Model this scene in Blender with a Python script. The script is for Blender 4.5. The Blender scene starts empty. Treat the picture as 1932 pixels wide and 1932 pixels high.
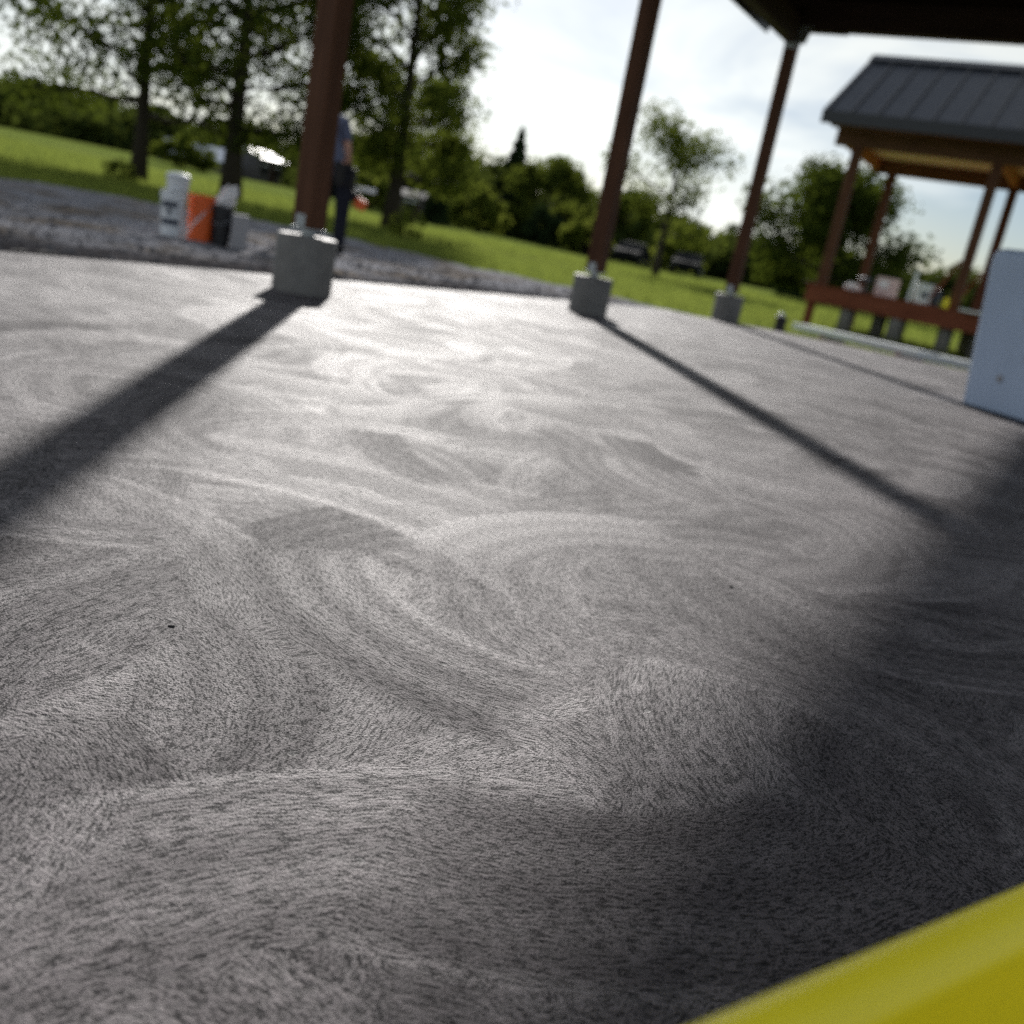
import bpy, bmesh, math, random
import numpy as np
from mathutils import Vector, Matrix, noise as mnoise

scene = bpy.context.scene
COL = scene.collection
R = math.radians

# ------------------------------------------------------------------ camera
PITCH, ROLL = R(16.24), R(11.0)
fwd = Vector((0, math.cos(PITCH), -math.sin(PITCH)))
rt0 = Vector((1, 0, 0)); up0 = rt0.cross(fwd)
rt = math.cos(ROLL) * rt0 + math.sin(ROLL) * up0
up = -math.sin(ROLL) * rt0 + math.cos(ROLL) * up0
cd = bpy.data.cameras.new('camera')
cam = bpy.data.objects.new('camera', cd); COL.objects.link(cam)
m = Matrix((rt, up, -fwd)).transposed().to_4x4(); m.translation = Vector((0, 0, 0.48))
cam.matrix_world = m
cd.sensor_fit = 'HORIZONTAL'; cd.sensor_width = 36.0
cd.lens = 36.0 * 1780 / 1932
cd.clip_start = 0.02; cd.clip_end = 2000
cd.dof.use_dof = True
cd.dof.focus_distance = 0.96
cd.dof.aperture_fstop = 3.9
cd.dof.aperture_blades = 0
scene.camera = cam

# ------------------------------------------------------------------ sky and sun
SUN_EL = R(26.3)
S = Vector((-0.152 * math.cos(SUN_EL), 0.988 * math.cos(SUN_EL), math.sin(SUN_EL))).normalized()
world = bpy.data.worlds.new('World'); scene.world = world; world.use_nodes = True
wn = world.node_tree.nodes; wl = world.node_tree.links
wn.clear()
sky = wn.new('ShaderNodeTexSky'); sky.sky_type = 'NISHITA'; sky.sun_disc = False
sky.sun_elevation = SUN_EL; sky.sun_rotation = math.atan2(S.x, S.y)
sky.air_density = 1.0; sky.dust_density = 0.7; sky.ozone_density = 1.0
bw = wn.new('ShaderNodeRGBToBW'); wl.new(sky.outputs[0], bw.inputs[0])
cl = wn.new('ShaderNodeMixRGB'); cl.blend_type = 'MULTIPLY'; cl.inputs[0].default_value = 1
wl.new(bw.outputs[0], cl.inputs[1]); cl.inputs[2].default_value = (0.93, 0.99, 0.98, 1)
tc = wn.new('ShaderNodeTexCoord')
mp = wn.new('ShaderNodeMapping'); mp.inputs['Scale'].default_value = (2.2, 2.2, 9.0)
mp.inputs['Location'].default_value = (0.35, 0.1, 0.6)
wl.new(tc.outputs['Generated'], mp.inputs[0])
cn = wn.new('ShaderNodeTexNoise'); cn.inputs['Scale'].default_value = 1.0; cn.inputs['Detail'].default_value = 5
cn.inputs['Roughness'].default_value = 0.55; cn.inputs['Distortion'].default_value = 0.6
wl.new(mp.outputs[0], cn.inputs['Vector'])
cr = wn.new('ShaderNodeMapRange'); cr.inputs[1].default_value = 0.41; cr.inputs[2].default_value = 0.60
cr.inputs[3].default_value = 0.05; cr.inputs[4].default_value = 0.95
wl.new(cn.outputs[0], cr.inputs[0])
veil = wn.new('ShaderNodeMixRGB'); veil.inputs[0].default_value = 0.6; veil.inputs[2].default_value = (9.9, 10.2, 9.9, 1); wl.new(cl.outputs[0], veil.inputs[1])
mx = wn.new('ShaderNodeMixRGB'); wl.new(cr.outputs[0], mx.inputs[0])
gp = wn.new('ShaderNodeMixRGB'); gp.blend_type = 'MULTIPLY'; gp.inputs[0].default_value = 1; gp.inputs[2].default_value = (0.52, 0.58, 0.68, 1); wl.new(sky.outputs[0], gp.inputs[1]); wl.new(gp.outputs[0], mx.inputs[1]); wl.new(veil.outputs[0], mx.inputs[2])
bg = wn.new('ShaderNodeBackground'); bg.inputs[1].default_value = 0.079
wl.new(mx.outputs[0], bg.inputs[0])
wo = wn.new('ShaderNodeOutputWorld'); wl.new(bg.outputs[0], wo.inputs[0])
sd = bpy.data.lights.new('sun', 'SUN'); sd.energy = 4.8; sd.angle = R(1.3); sd.color = (1.0, 0.965, 0.92)
sun = bpy.data.objects.new('sun', sd); COL.objects.link(sun)
sun.rotation_euler = (-S).to_track_quat('-Z', 'Y').to_euler(); sun.location = (0, 0, 30)

scene.view_settings.view_transform = 'Standard'
scene.view_settings.look = 'None'
scene.view_settings.exposure = 0.40
scene.view_settings.gamma = 1.0
scene.view_settings.use_curve_mapping = False
scene.cycles.use_denoising = False      # the photograph itself carries sensor grain
scene.cycles.max_bounces = 8
scene.cycles.sample_clamp_indirect = 4.0
scene.cycles.sample_clamp_direct = 5.0

# ------------------------------------------------------------------ node helper
class NT:
    def __init__(s, name):
        s.m = bpy.data.materials.new(name); s.m.use_nodes = True
        s.t = s.m.node_tree; s.n = s.t.nodes
        s.b = s.n['Principled BSDF']; s.out = s.n['Material Output']
    def _set(s, sock, v):
        if v is None: return
        if hasattr(v, 'is_linked') or isinstance(v, bpy.types.NodeSocket): s.t.links.new(v, sock)
        else:
            try: sock.default_value = v
            except Exception: sock.default_value = (v[0], v[1], v[2], 1) if len(v) == 3 else v
    def math(s, op, a, b=None, c=None, clamp=False):
        n = s.n.new('ShaderNodeMath'); n.operation = op; n.use_clamp = clamp
        for i, v in enumerate((a, b, c)): s._set(n.inputs[i], v)
        return n.outputs[0]
    def vm(s, op, a, b=None, scale=None):
        n = s.n.new('ShaderNodeVectorMath'); n.operation = op
        s._set(n.inputs[0], a); s._set(n.inputs[1], b)
        if scale is not None: s._set(n.inputs['Scale'], scale)
        return n.outputs['Value'] if op in ('LENGTH', 'DOT_PRODUCT', 'DISTANCE') else n.outputs[0]
    def noise(s, vec, scale, detail=2, rough=0.5, dim='3D', dist=0):
        n = s.n.new('ShaderNodeTexNoise'); n.noise_dimensions = dim
        s._set(n.inputs['Vector'], vec); s._set(n.inputs['Scale'], scale)
        n.inputs['Detail'].default_value = detail; n.inputs['Roughness'].default_value = rough
        n.inputs['Distortion'].default_value = dist
        return n.outputs['Fac'], n.outputs['Color']
    def vor(s, vec, scale, feat='F1', dim='3D', rnd=1):
        n = s.n.new('ShaderNodeTexVoronoi'); n.voronoi_dimensions = dim; n.feature = feat
        s._set(n.inputs['Vector'], vec); s._set(n.inputs['Scale'], scale); n.inputs['Randomness'].default_value = rnd
        return n
    def mr(s, v, a, b, c=0., d=1., smooth=False):
        n = s.n.new('ShaderNodeMapRange')
        if smooth: n.interpolation_type = 'SMOOTHSTEP'
        for i, x in enumerate((v, a, b, c, d)): s._set(n.inputs[i], x)
        return n.outputs[0]
    def mix(s, f, a, b, mode='MIX'):
        n = s.n.new('ShaderNodeMixRGB'); n.blend_type = mode
        for i, x in enumerate((f, a, b)): s._set(n.inputs[i], x)
        return n.outputs[0]
    def sep(s, v):
        n = s.n.new('ShaderNodeSeparateXYZ'); s._set(n.inputs[0], v); return n.outputs
    def comb(s, x, y, z=0.):
        n = s.n.new('ShaderNodeCombineXYZ')
        for i, v in enumerate((x, y, z)): s._set(n.inputs[i], v)
        return n.outputs[0]
    def coord(s, k='Object'):
        return s.n.new('ShaderNodeTexCoord').outputs[k]
    def bump(s, h, dist=0.01, strength=1.0, normal=None):
        n = s.n.new('ShaderNodeBump'); n.inputs['Strength'].default_value = strength; n.inputs['Distance'].default_value = dist
        s._set(n.inputs['Height'], h)
        if normal is not None: s._set(n.inputs['Normal'], normal)
        return n.outputs[0]
    def set(s, **k):
        names = dict(color='Base Color', rough='Roughness', metal='Metallic', spec='Specular IOR Level', normal='Normal', coat='Coat Weight', coatr='Coat Roughness', sss='Subsurface Weight', trans='Transmission Weight')
        for a, v in k.items(): s._set(s.b.inputs[names[a]], v)
        return s

def c4(c): return (c[0], c[1], c[2], 1.0)

# ------------------------------------------------------------------ materials
def mat_concrete():
    t = NT('troweled_concrete')
    P = t.coord()
    x, y, z = t.sep(P)
    P2 = t.comb(x, y, 0.0)
    stk = t.n.new('ShaderNodeAttribute'); stk.attribute_name = 'stroke'     # arc centre and seed of the last trowel pass over each patch
    cx, cy, seed = t.sep(stk.outputs['Vector'])
    sw_f, sw_c = t.noise(P2, 11.0, 1, 0.5)
    px, py, pz = t.sep(t.vm('ADD', P2, t.vm('SCALE', t.vm('SUBTRACT', sw_c, (0.5, 0.5, 0.5)), scale=0.012)))
    dx = t.math('SUBTRACT', px, cx); dy = t.math('SUBTRACT', py, cy)
    r = t.math('SQRT', t.math('ADD', t.math('MULTIPLY', dx, dx), t.math('MULTIPLY', dy, dy)))
    st, _ = t.noise(t.comb(t.math('MULTIPLY', r, 320.0), t.math('MULTIPLY', t.math('ARCTAN2', dy, dx), 38.0), t.math('MULTIPLY', seed, 90.0)), 1.0, 2.0, 0.62)
    mf, _ = t.noise(P2, 2.0, 1, 0.5)
    grit, _ = t.noise(P2, 440.0, 2, 0.72)
    pv, _ = t.noise(P2, 55.0, 0, 0.5)
    pit = t.mr(pv, 0.80, 0.86, 0.0, 1.0, True)
    mx_ = t.math('ADD', t.math('MULTIPLY', st, 0.48), t.math('MULTIPLY', grit, 0.52))
    line = t.mr(st, 0.31, 0.40, 1.0, 0.0, True)
    val = t.math('MULTIPLY', t.mr(mx_, 0.405, 0.505, 0.0, 1.0, True), t.math('SUBTRACT', 1.0, t.math('MULTIPLY', line, 0.8)))            # 0 in the torn grooves, 1 on the smooth paste between them
    h = t.math('ADD', t.math('MULTIPLY', val, 0.0022), t.math('MULTIPLY', mx_, 0.0058))
    h = t.math('SUBTRACT', h, t.math('MULTIPLY', pit, 0.0025))
    mo, _ = t.noise(P2, 70.0, 2, 0.75)
    nrm = t.bump(t.math('ADD', h, t.math('MULTIPLY', mo, 0.0018)), 1.0, 1.0)
    dm, _ = t.noise(P2, 1.4, 3, 0.6)
    col = t.mix(t.mr(dm, 0.35, 0.65), c4((0.078, 0.063, 0.069)), c4((0.112, 0.094, 0.100)))
    col = t.mix(t.mr(val, 0.0, 1.0, 0.94, 0.0), col, c4((0.022, 0.020, 0.022)))
    col = t.mix(1.0, col, t.mix(t.mr(mo, 0.36, 0.62), c4((0.74, 0.74, 0.74)), c4((1.22, 1.22, 1.22))), 'MULTIPLY')
    col = t.mix(t.math('MULTIPLY', pit, 0.75), col, c4((0.04, 0.038, 0.04)))
    rough = t.mr(t.math('ADD', t.math('MULTIPLY', mf, 0.5), t.math('MULTIPLY', dm, 0.5)), 0.3, 0.7, 0.58, 0.66)
    at = t.n.new('ShaderNodeAttribute'); at.attribute_name = 'sheen_tone'; dp = t.mr(at.outputs['Fac'], 0.17, 0.83, 0.0, 1.0)   # sheen and shade of each trowel pass, put into its colour
    col = t.mix(1.0, col, t.mix(dp, c4((1.38, 1.37, 1.35)), c4((0.42, 0.41, 0.43))), 'MULTIPLY')
    rough = t.math('ADD', rough, t.mr(dp, 0.0, 1.0, -0.03, 0.08))
    t.set(color=col, rough=rough, spec=t.math('MULTIPLY', t.mr(dp, 0.0, 1.0, 1.0, 0.22), t.mr(val, 0.0, 1.0, 0.20, 1.0)), normal=nrm)
    return t.m

def mat_plainconcrete():
    t = NT('cast_concrete'); P = t.coord()
    a, _ = t.noise(P, 14, 4, 0.6); b, _ = t.noise(P, 120, 2, 0.6)
    col = t.mix(t.mr(a, 0.3, 0.7), c4((0.14, 0.133, 0.124)), c4((0.21, 0.200, 0.186)))
    t.set(color=col, rough=0.6, spec=0.5, normal=t.bump(t.math('ADD', t.math('MULTIPLY', a, 0.0012), t.math('MULTIPLY', b, 0.0006)), 1.0)); return t.m

def mat_wood(name, c1, c2, rough=0.55, axis='Z', scale=1.0):
    t = NT(name); P = t.coord()
    sc = {'Z': (28, 28, 1.6), 'Y': (28, 1.6, 28), 'X': (1.6, 28, 28)}[axis]
    v = t.vm('MULTIPLY', P, sc)
    a, _ = t.noise(v, scale, 4, 0.6, dist=0.4); k, _ = t.noise(P, 3.0, 2)
    col = t.mix(t.mr(a, 0.3, 0.7), c4(c1), c4(c2))
    col = t.mix(t.mr(k, 0.35, 0.7, 0.0, 0.35), col, c4([q * 0.6 for q in c1]))
    t.set(color=col, rough=rough + .1, spec=0.15, normal=t.bump(a, 0.0025)); return t.m

def mat_simple(name, c, rough=0.5, metal=0.0, spec=0.5, var=0.12, scale=25, bump=0.0005):
    t = NT(name); P = t.coord()
    a, _ = t.noise(P, scale, 3, 0.6)
    col = t.mix(t.mr(a, 0.3, 0.7), c4([q * (1 - var) for q in c]), c4([min(1, q * (1 + var)) for q in c]))
    t.set(color=col, rough=t.mr(a, 0.3, 0.7, rough * 0.88, min(1, rough * 1.12)), metal=metal, spec=spec)
    if bump: t.set(normal=t.bump(a, bump))
    return t.m

def mat_leaf(name, c1, c2, tr=0.45, tc1=None):
    t = NT(name); P = t.coord()
    a, _ = t.noise(P, 0.55, 3, 0.6); b, _ = t.noise(P, 7.0, 1, 0.5)
    col = t.mix(t.mr(t.math('ADD', t.math('MULTIPLY', a, 0.6), t.math('MULTIPLY', b, 0.4)), 0.35, 0.65), c4(c1), c4(c2))
    t.set(color=col, rough=0.7, spec=0.0)
    trn = t.n.new('ShaderNodeBsdfTranslucent')
    t._set(trn.inputs[0], t.mix(0.6, col, c4(tc1 or (0.20, 0.26, 0.03))))
    ms = t.n.new('ShaderNodeMixShader'); ms.inputs[0].default_value = tr
    t.t.links.new(t.b.outputs[0], ms.inputs[1]); t.t.links.new(trn.outputs[0], ms.inputs[2])
    t.t.links.new(ms.outputs[0], t.out.inputs[0]); return t.m

def mat_lawn():
    t = NT('lawn_turf'); P = t.coord()
    a, _ = t.noise(P, 0.16, 4, 0.6); b, _ = t.noise(P, 2.2, 4, 0.65); c, _ = t.noise(P, 30, 2, 0.6)
    f = t.math('ADD', t.math('MULTIPLY', a, 0.5), t.math('MULTIPLY', b, 0.5))
    col = t.mix(t.mr(f, 0.35, 0.65), c4((0.090, 0.130, 0.028)), c4((0.185, 0.215, 0.055)))
    h = t.math('ADD', t.math('MULTIPLY', b, 0.05), t.math('MULTIPLY', c, 0.03))
    t.set(color=col, rough=1.0, spec=0.0, normal=t.bump(h, 1.0)); return t.m

def mat_gravel():
    t = NT('crushed_gravel'); P = t.coord()
    v = t.vor(P, 34, dim='3D'); a, _ = t.noise(P, 1.1, 4, 0.6); c, _ = t.noise(P, 9, 3, 0.6)
    g = t.sep(v.outputs['Color'])[0]
    col = t.mix(t.mr(g, 0.0, 1.0), c4((0.12, 0.12, 0.130)), c4((0.33, 0.33, 0.355)))
    col = t.mix(t.mr(a, 0.5, 0.62), col, c4((0.16, 0.135, 0.11)))
    at = t.n.new('ShaderNodeAttribute'); at.attribute_name = 'backfill'
    col = t.mix(at.outputs['Fac'], col, t.mix(g, c4((0.022, 0.020, 0.021)), c4((0.085, 0.080, 0.083))))
    h = t.math('ADD', t.math('MULTIPLY', v.outputs['Distance'], -0.016), t.math('MULTIPLY', c, 0.03))
    t.set(color=col, rough=1.0, spec=0.0, normal=t.bump(h, 1.0)); return t.m

def mat_soil():
    t = NT('damp_soil'); P = t.coord()
    a, _ = t.noise(P, 6, 5, 0.65); b, _ = t.noise(P, 40, 3, 0.6)
    col = t.mix(t.mr(a, 0.35, 0.65), c4((0.060, 0.046, 0.036)), c4((0.13, 0.105, 0.085)))
    t.set(color=col, rough=1.0, spec=0.0, normal=t.bump(t.math('ADD', t.math('MULTIPLY', a, 0.05), t.math('MULTIPLY', b, 0.02)), 1.0)); return t.m

def mat_galv():
    t = NT('galvanised_steel'); P = t.coord()
    v = t.vor(P, 60, dim='3D'); g = t.sep(v.outputs['Color'])[0]
    t.set(color=t.mix(g, c4((0.36, 0.39, 0.42)), c4((0.50, 0.53, 0.56))), metal=0.9, rough=t.mr(g, 0, 1, 0.32, 0.5)); return t.m

M = {}
M['slab'] = mat_concrete(); M['conc'] = mat_plainconcrete()
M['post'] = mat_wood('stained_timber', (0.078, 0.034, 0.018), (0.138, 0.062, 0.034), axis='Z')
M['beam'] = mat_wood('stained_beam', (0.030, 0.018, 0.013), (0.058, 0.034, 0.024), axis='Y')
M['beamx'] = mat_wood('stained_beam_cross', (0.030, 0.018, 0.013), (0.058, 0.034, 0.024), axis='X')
M['redbeam'] = mat_wood('red_brown_beam', (0.10, 0.050, 0.027), (0.17, 0.088, 0.048), axis='X')
M['deckwood'] = mat_wood('deck_timber', (0.15, 0.042, 0.022), (0.24, 0.078, 0.042), axis='X')
M['cedar'] = mat_wood('cedar_timber', (0.33, 0.14, 0.055), (0.46, 0.22, 0.10), axis='Y')
M['ply'] = mat_wood('pale_ceiling_board', (0.74, 0.66, 0.56), (0.84, 0.77, 0.67), axis='X')
M['roofdark'] = mat_simple('charcoal_metal_trim', (0.022, 0.024, 0.030), 0.42, 0.0, 0.5)
M['roofmetal'] = mat_simple('charcoal_standing_seam', (0.030, 0.035, 0.048), 0.45, 0.0, 0.30, 0.06, 6)
M['galv'] = mat_galv()
M['lawn'] = mat_lawn(); M['gravel'] = mat_gravel(); M['soil'] = mat_soil()
M['stone'] = mat_simple('gravel_stone', (0.13, 0.127, 0.133), 1.0, 0, 0.0, 0.4, 9, 0.002)
M['bark'] = mat_simple('tree_bark', (0.040, 0.032, 0.027), 0.9, 0, 0.2, 0.35, 18, 0.02)
M['leaf'] = mat_leaf('maple_leaf', (0.021, 0.036, 0.009), (0.052, 0.074, 0.016), 0.34, (0.15, 0.19, 0.02))
M['leaf2'] = mat_leaf('young_leaf', (0.034, 0.052, 0.012), (0.078, 0.102, 0.020), 0.38, (0.20, 0.24, 0.03))
M['leaf3'] = mat_leaf('light_leaf', (0.060, 0.086, 0.016), (0.12, 0.15, 0.028), 0.42, (0.30, 0.34, 0.05))
M['needle'] = mat_leaf('conifer_needle', (0.018, 0.034, 0.016), (0.036, 0.058, 0.022), 0.18, (0.06, 0.09, 0.02))
M['wood_far'] = mat_leaf('woodland_leaf', (0.020, 0.034, 0.011), (0.056, 0.077, 0.020), 0.28, (0.13, 0.16, 0.025))
M['blade'] = mat_leaf('grass_blade', (0.085, 0.122, 0.024), (0.165, 0.195, 0.045), 0.5, (0.27, 0.32, 0.06))
M['whitepl'] = mat_simple('white_plastic', (0.78, 0.80, 0.82), 0.42, 0, 0.5, 0.03, 5, 0.0004)
M['tankpl'] = mat_simple('white_moulded_plastic', (0.54, 0.65, 0.84), 0.45, 0, 0.45, 0.05, 3.5, 0.0008)
M['orange'] = mat_simple('orange_plastic', (0.80, 0.130, 0.020), 0.42, 0, 0.5, 0.08, 9, 0.0003)
M['black'] = mat_simple('black_plastic', (0.018, 0.018, 0.020), 0.45, 0, 0.5, 0.2, 12)
M['yellow'] = mat_simple('yellow_plastic', (0.90, 0.76, 0.02), 0.38, 0, 0.5, 0.05, 6, 0.0003)
M['ink'] = mat_simple('label_ink', (0.05, 0.06, 0.085), 0.5, 0, 0.4)
M['greyblock'] = mat_simple('grey_block', (0.38, 0.37, 0.38), 0.85, 0, 0.3, 0.12, 30, 0.002)
M['bag'] = mat_simple('crumpled_plastic', (0.76, 0.74, 0.74), 0.35, 0, 0.5, 0.08, 12, 0.003)
M['board'] = mat_simple('white_painted_board', (0.76, 0.79, 0.80), 0.5, 0, 0.4, 0.05, 8)
M['pink'] = mat_simple('printed_carton', (0.60, 0.47, 0.45), 0.7, 0, 0.3, 0.10, 8)
M['skin'] = mat_simple('skin', (0.50, 0.27, 0.20), 0.5, 0, 0.4, 0.08, 15)
M['shirt'] = mat_simple('blue_grey_cotton', (0.115, 0.130, 0.20), 0.9, 0, 0.15, 0.10, 40, 0.002)
M['trouser'] = mat_simple('navy_work_cloth', (0.018, 0.020, 0.030), 0.9, 0, 0.15, 0.15, 40, 0.002)
M['cap'] = mat_simple('grey_cap', (0.33, 0.33, 0.35), 0.9, 0, 0.15)
M['leather'] = mat_simple('black_leather', (0.014, 0.013, 0.013), 0.6, 0, 0.3)
M['carpaint'] = mat_simple('dark_car_paint', (0.010, 0.011, 0.013), 0.8, 0, 0.05, 0.05, 2, 0)
M['carsilver'] = mat_simple('silver_car_paint', (0.42, 0.46, 0.52), 0.3, 0.3, 0.5, 0.05, 2, 0)
M['glass'] = mat_simple('tinted_glass', (0.010, 0.012, 0.014), 0.5, 0, 0.08, 0.02, 2, 0)
M['tyre'] = mat_simple('tyre_rubber', (0.02, 0.02, 0.02), 0.85)
M['lamp'] = mat_simple('lamp_lens', (0.10, 0.10, 0.10), 0.4, 0, 0.2)
M['barnwall'] = mat_wood('barn_board', (0.075, 0.07, 0.07), (0.12, 0.115, 0.115), axis='Z')
M['barnroof'] = mat_simple('white_metal_roof', (0.86, 0.85, 0.82), 0.40, 0.2, 0.6, 0.04, 2)
M['blueroof'] = mat_simple('blue_grey_metal', (0.30, 0.36, 0.47), 0.5, 0, 0.4, 0.05, 2)
M['crumb'] = mat_simple('dark_crumb', (0.035, 0.032, 0.030), 0.9)

# ------------------------------------------------------------------ mesh helpers
class MB:
    def __init__(s): s.v = []; s.f = []
    def add(s, vs, fs):
        o = len(s.v); s.v += [tuple(p) for p in vs]; s.f += [tuple(i + o for i in q) for q in fs]
    def box(s, c, size, rz=0.0, M4=None):
        hx, hy, hz = size[0] / 2, size[1] / 2, size[2] / 2
        vs = []
        for dz in (-hz, hz):
            for dx, dy in ((-hx, -hy), (hx, -hy), (hx, hy), (-hx, hy)):
                p = Vector((dx, dy, dz))
                if M4 is not None: p = M4 @ p
                elif rz: p = Matrix.Rotation(rz, 3, 'Z') @ p
                vs.append(p + Vector(c))
        s.add(vs, [(3, 2, 1, 0), (4, 5, 6, 7), (0, 1, 5, 4), (1, 2, 6, 5), (2, 3, 7, 6), (3, 0, 4, 7)])
    def bar(s, a, b, w, h, upv=(0, 0, 1)):
        a, b = Vector(a), Vector(b); dd = (b - a); L = dd.length; dd.normalize()
        sx = dd.cross(Vector(upv)).normalized(); uz = sx.cross(dd)
        s.box((a + b) / 2, (w, L, h), M4=Matrix((sx, dd, uz)).transposed())
    def tube(s, pts, rad, n=8, caps=True):
        pts = [Vector(p) for p in pts]
        rings = []
        for i, p in enumerate(pts):
            t = (pts[min(i + 1, len(pts) - 1)] - pts[max(i - 1, 0)]).normalized()
            ref = Vector((1, 0, 0)) if abs(t.x) < 0.8 else Vector((0, 1, 0))
            a = t.cross(ref).normalized(); b = t.cross(a)
            r = rad[i] if hasattr(rad, '__len__') else rad
            rings.append([p + r * (math.cos(q) * a + math.sin(q) * b) for q in [2 * math.pi * k / n for k in range(n)]])
        vs = [p for rg in rings for p in rg]; fs = []
        for i in range(len(rings) - 1):
            for k in range(n):
                fs.append((i * n + k, i * n + (k + 1) % n, (i + 1) * n + (k + 1) % n, (i + 1) * n + k))
        if caps:
            fs.append(tuple(range(n - 1, -1, -1))); fs.append(tuple((len(rings) - 1) * n + k for k in range(n)))
        s.add(vs, fs)
    def lathe(s, prof, n=28, c=(0, 0, 0)):
        vs = []; fs = []
        for r, z in prof:
            for k in range(n):
                q = 2 * math.pi * k / n; vs.append((c[0] + r * math.cos(q), c[1] + r * math.sin(q), c[2] + z))
        for i in range(len(prof) - 1):
            for k in range(n): fs.append((i * n + k, i * n + (k + 1) % n, (i + 1) * n + (k + 1) % n, (i + 1) * n + k))
        fs.append(tuple(range(n - 1, -1, -1))); fs.append(tuple((len(prof) - 1) * n + k for k in range(n)))
        s.add(vs, fs)
    def ell(s, c, r, nu=12, nv=8, jit=0, seed=0):
        rng = random.Random(seed); vs = []; fs = []
        for i in range(nv + 1):
            th = math.pi * i / nv
            for k in range(nu):
                ph = 2 * math.pi * k / nu; q = 1 + jit * (rng.random() - .5)
                vs.append((c[0] + q * r[0] * math.sin(th) * math.cos(ph), c[1] + q * r[1] * math.sin(th) * math.sin(ph), c[2] + q * r[2] * math.cos(th)))
        for i in range(nv):
            for k in range(nu): fs.append((i * nu + k, (i + 1) * nu + k, (i + 1) * nu + (k + 1) % nu, i * nu + (k + 1) % nu))
        s.add(vs, fs)
    def build(s, name, mat, parent=None, smooth=False, bevel=0, seg=2, fix=True):
        me = bpy.data.meshes.new(name); me.from_pydata(s.v, [], s.f); me.update()
        if fix:
            bm = bmesh.new(); bm.from_mesh(me); bmesh.ops.recalc_face_normals(bm, faces=bm.faces); bm.to_mesh(me); bm.free()
        return link(name, me, mat, parent, smooth, bevel, seg)

def link(name, me, mat, parent=None, smooth=False, bevel=0, seg=2):
    o = bpy.data.objects.new(name, me); COL.objects.link(o)
    if mat is not None: me.materials.append(M[mat] if isinstance(mat, str) else mat)
    if smooth:
        me.polygons.foreach_set('use_smooth', [True] * len(me.polygons))
    if bevel:
        b = o.modifiers.new('bevel', 'BEVEL'); b.width = bevel; b.segments = seg; b.limit_method = 'ANGLE'; b.angle_limit = R(40)
    if smooth == 'auto':
        w = o.modifiers.new('wn', 'WEIGHTED_NORMAL')
    if parent is not None: o.parent = parent
    return o

def tag(o, label, cat, group=None):
    o['label'] = label; o['category'] = cat
    if group: o['group'] = group
    return o
def thing(name, loc, label, cat, group=None, rz=0.0):
    o = bpy.data.objects.new(name, None); COL.objects.link(o); o.empty_display_size = 0.1
    o.location = loc; o.rotation_euler = (0, 0, rz)
    return tag(o, label, cat, group)
def struct(o): o['kind'] = 'structure'; return o
def stuff(o): o['kind'] = 'stuff'; return o
def sm(v, a, b):
    t = min(1, max(0, (v - a) / (b - a))); return t * t * (3 - 2 * t)
def fast_mesh(name, verts, faces_n, nper):
    """verts (N,3) array, faces consecutive with nper corners each"""
    me = bpy.data.meshes.new(name); nv = len(verts); nf = nv // nper
    me.vertices.add(nv); me.vertices.foreach_set('co', np.asarray(verts, dtype=np.float32).ravel())
    me.loops.add(nv); me.loops.foreach_set('vertex_index', np.arange(nv, dtype=np.int32))
    me.polygons.add(nf); me.polygons.foreach_set('loop_start', np.arange(0, nv, nper, dtype=np.int32))
    me.update(calc_edges=True); return me

# axes of both pavilions: local x -> N, local y -> D
AX = math.atan2(-0.487, 0.873)
Dv = Vector((0.487, 0.873, 0)); Nv = Vector((0.873, -0.487, 0))
P1 = Vector((-1.263, 4.841, 0))
def loc1(n, d, z=0.0): return P1 + Nv * n + Dv * d + Vector((0, 0, z))

# ------------------------------------------------------------------ ground
def gz(x, y):
    rise = sm(y, 20, 78) * 1.05 * sm(-x, -6, 42)
    return -0.14 + rise + 0.03 * mnoise.noise(Vector((x * 0.15, y * 0.15, 3)))
xs = sorted(set([round(v, 3) for v in list(np.linspace(-60, 60, 121)) + [-600, -350, -200, -120, -80, 80, 120, 200, 350, 600]]))
ys = sorted(set([round(v, 3) for v in list(np.linspace(-14, 100, 115)) + [-400, -150, -60, -30, 130, 180, 260, 400, 700]]))
mb = MB(); mb.v = [(x, y, gz(x, y)) for y in ys for x in xs]; w = len(xs)
mb.f = [(j * w + i, j * w + i + 1, (j + 1) * w + i + 1, (j + 1) * w + i) for j in range(len(ys) - 1) for i in range(w - 1)]
struct(mb.build('lawn_ground', 'lawn', smooth=True, fix=False))

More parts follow.
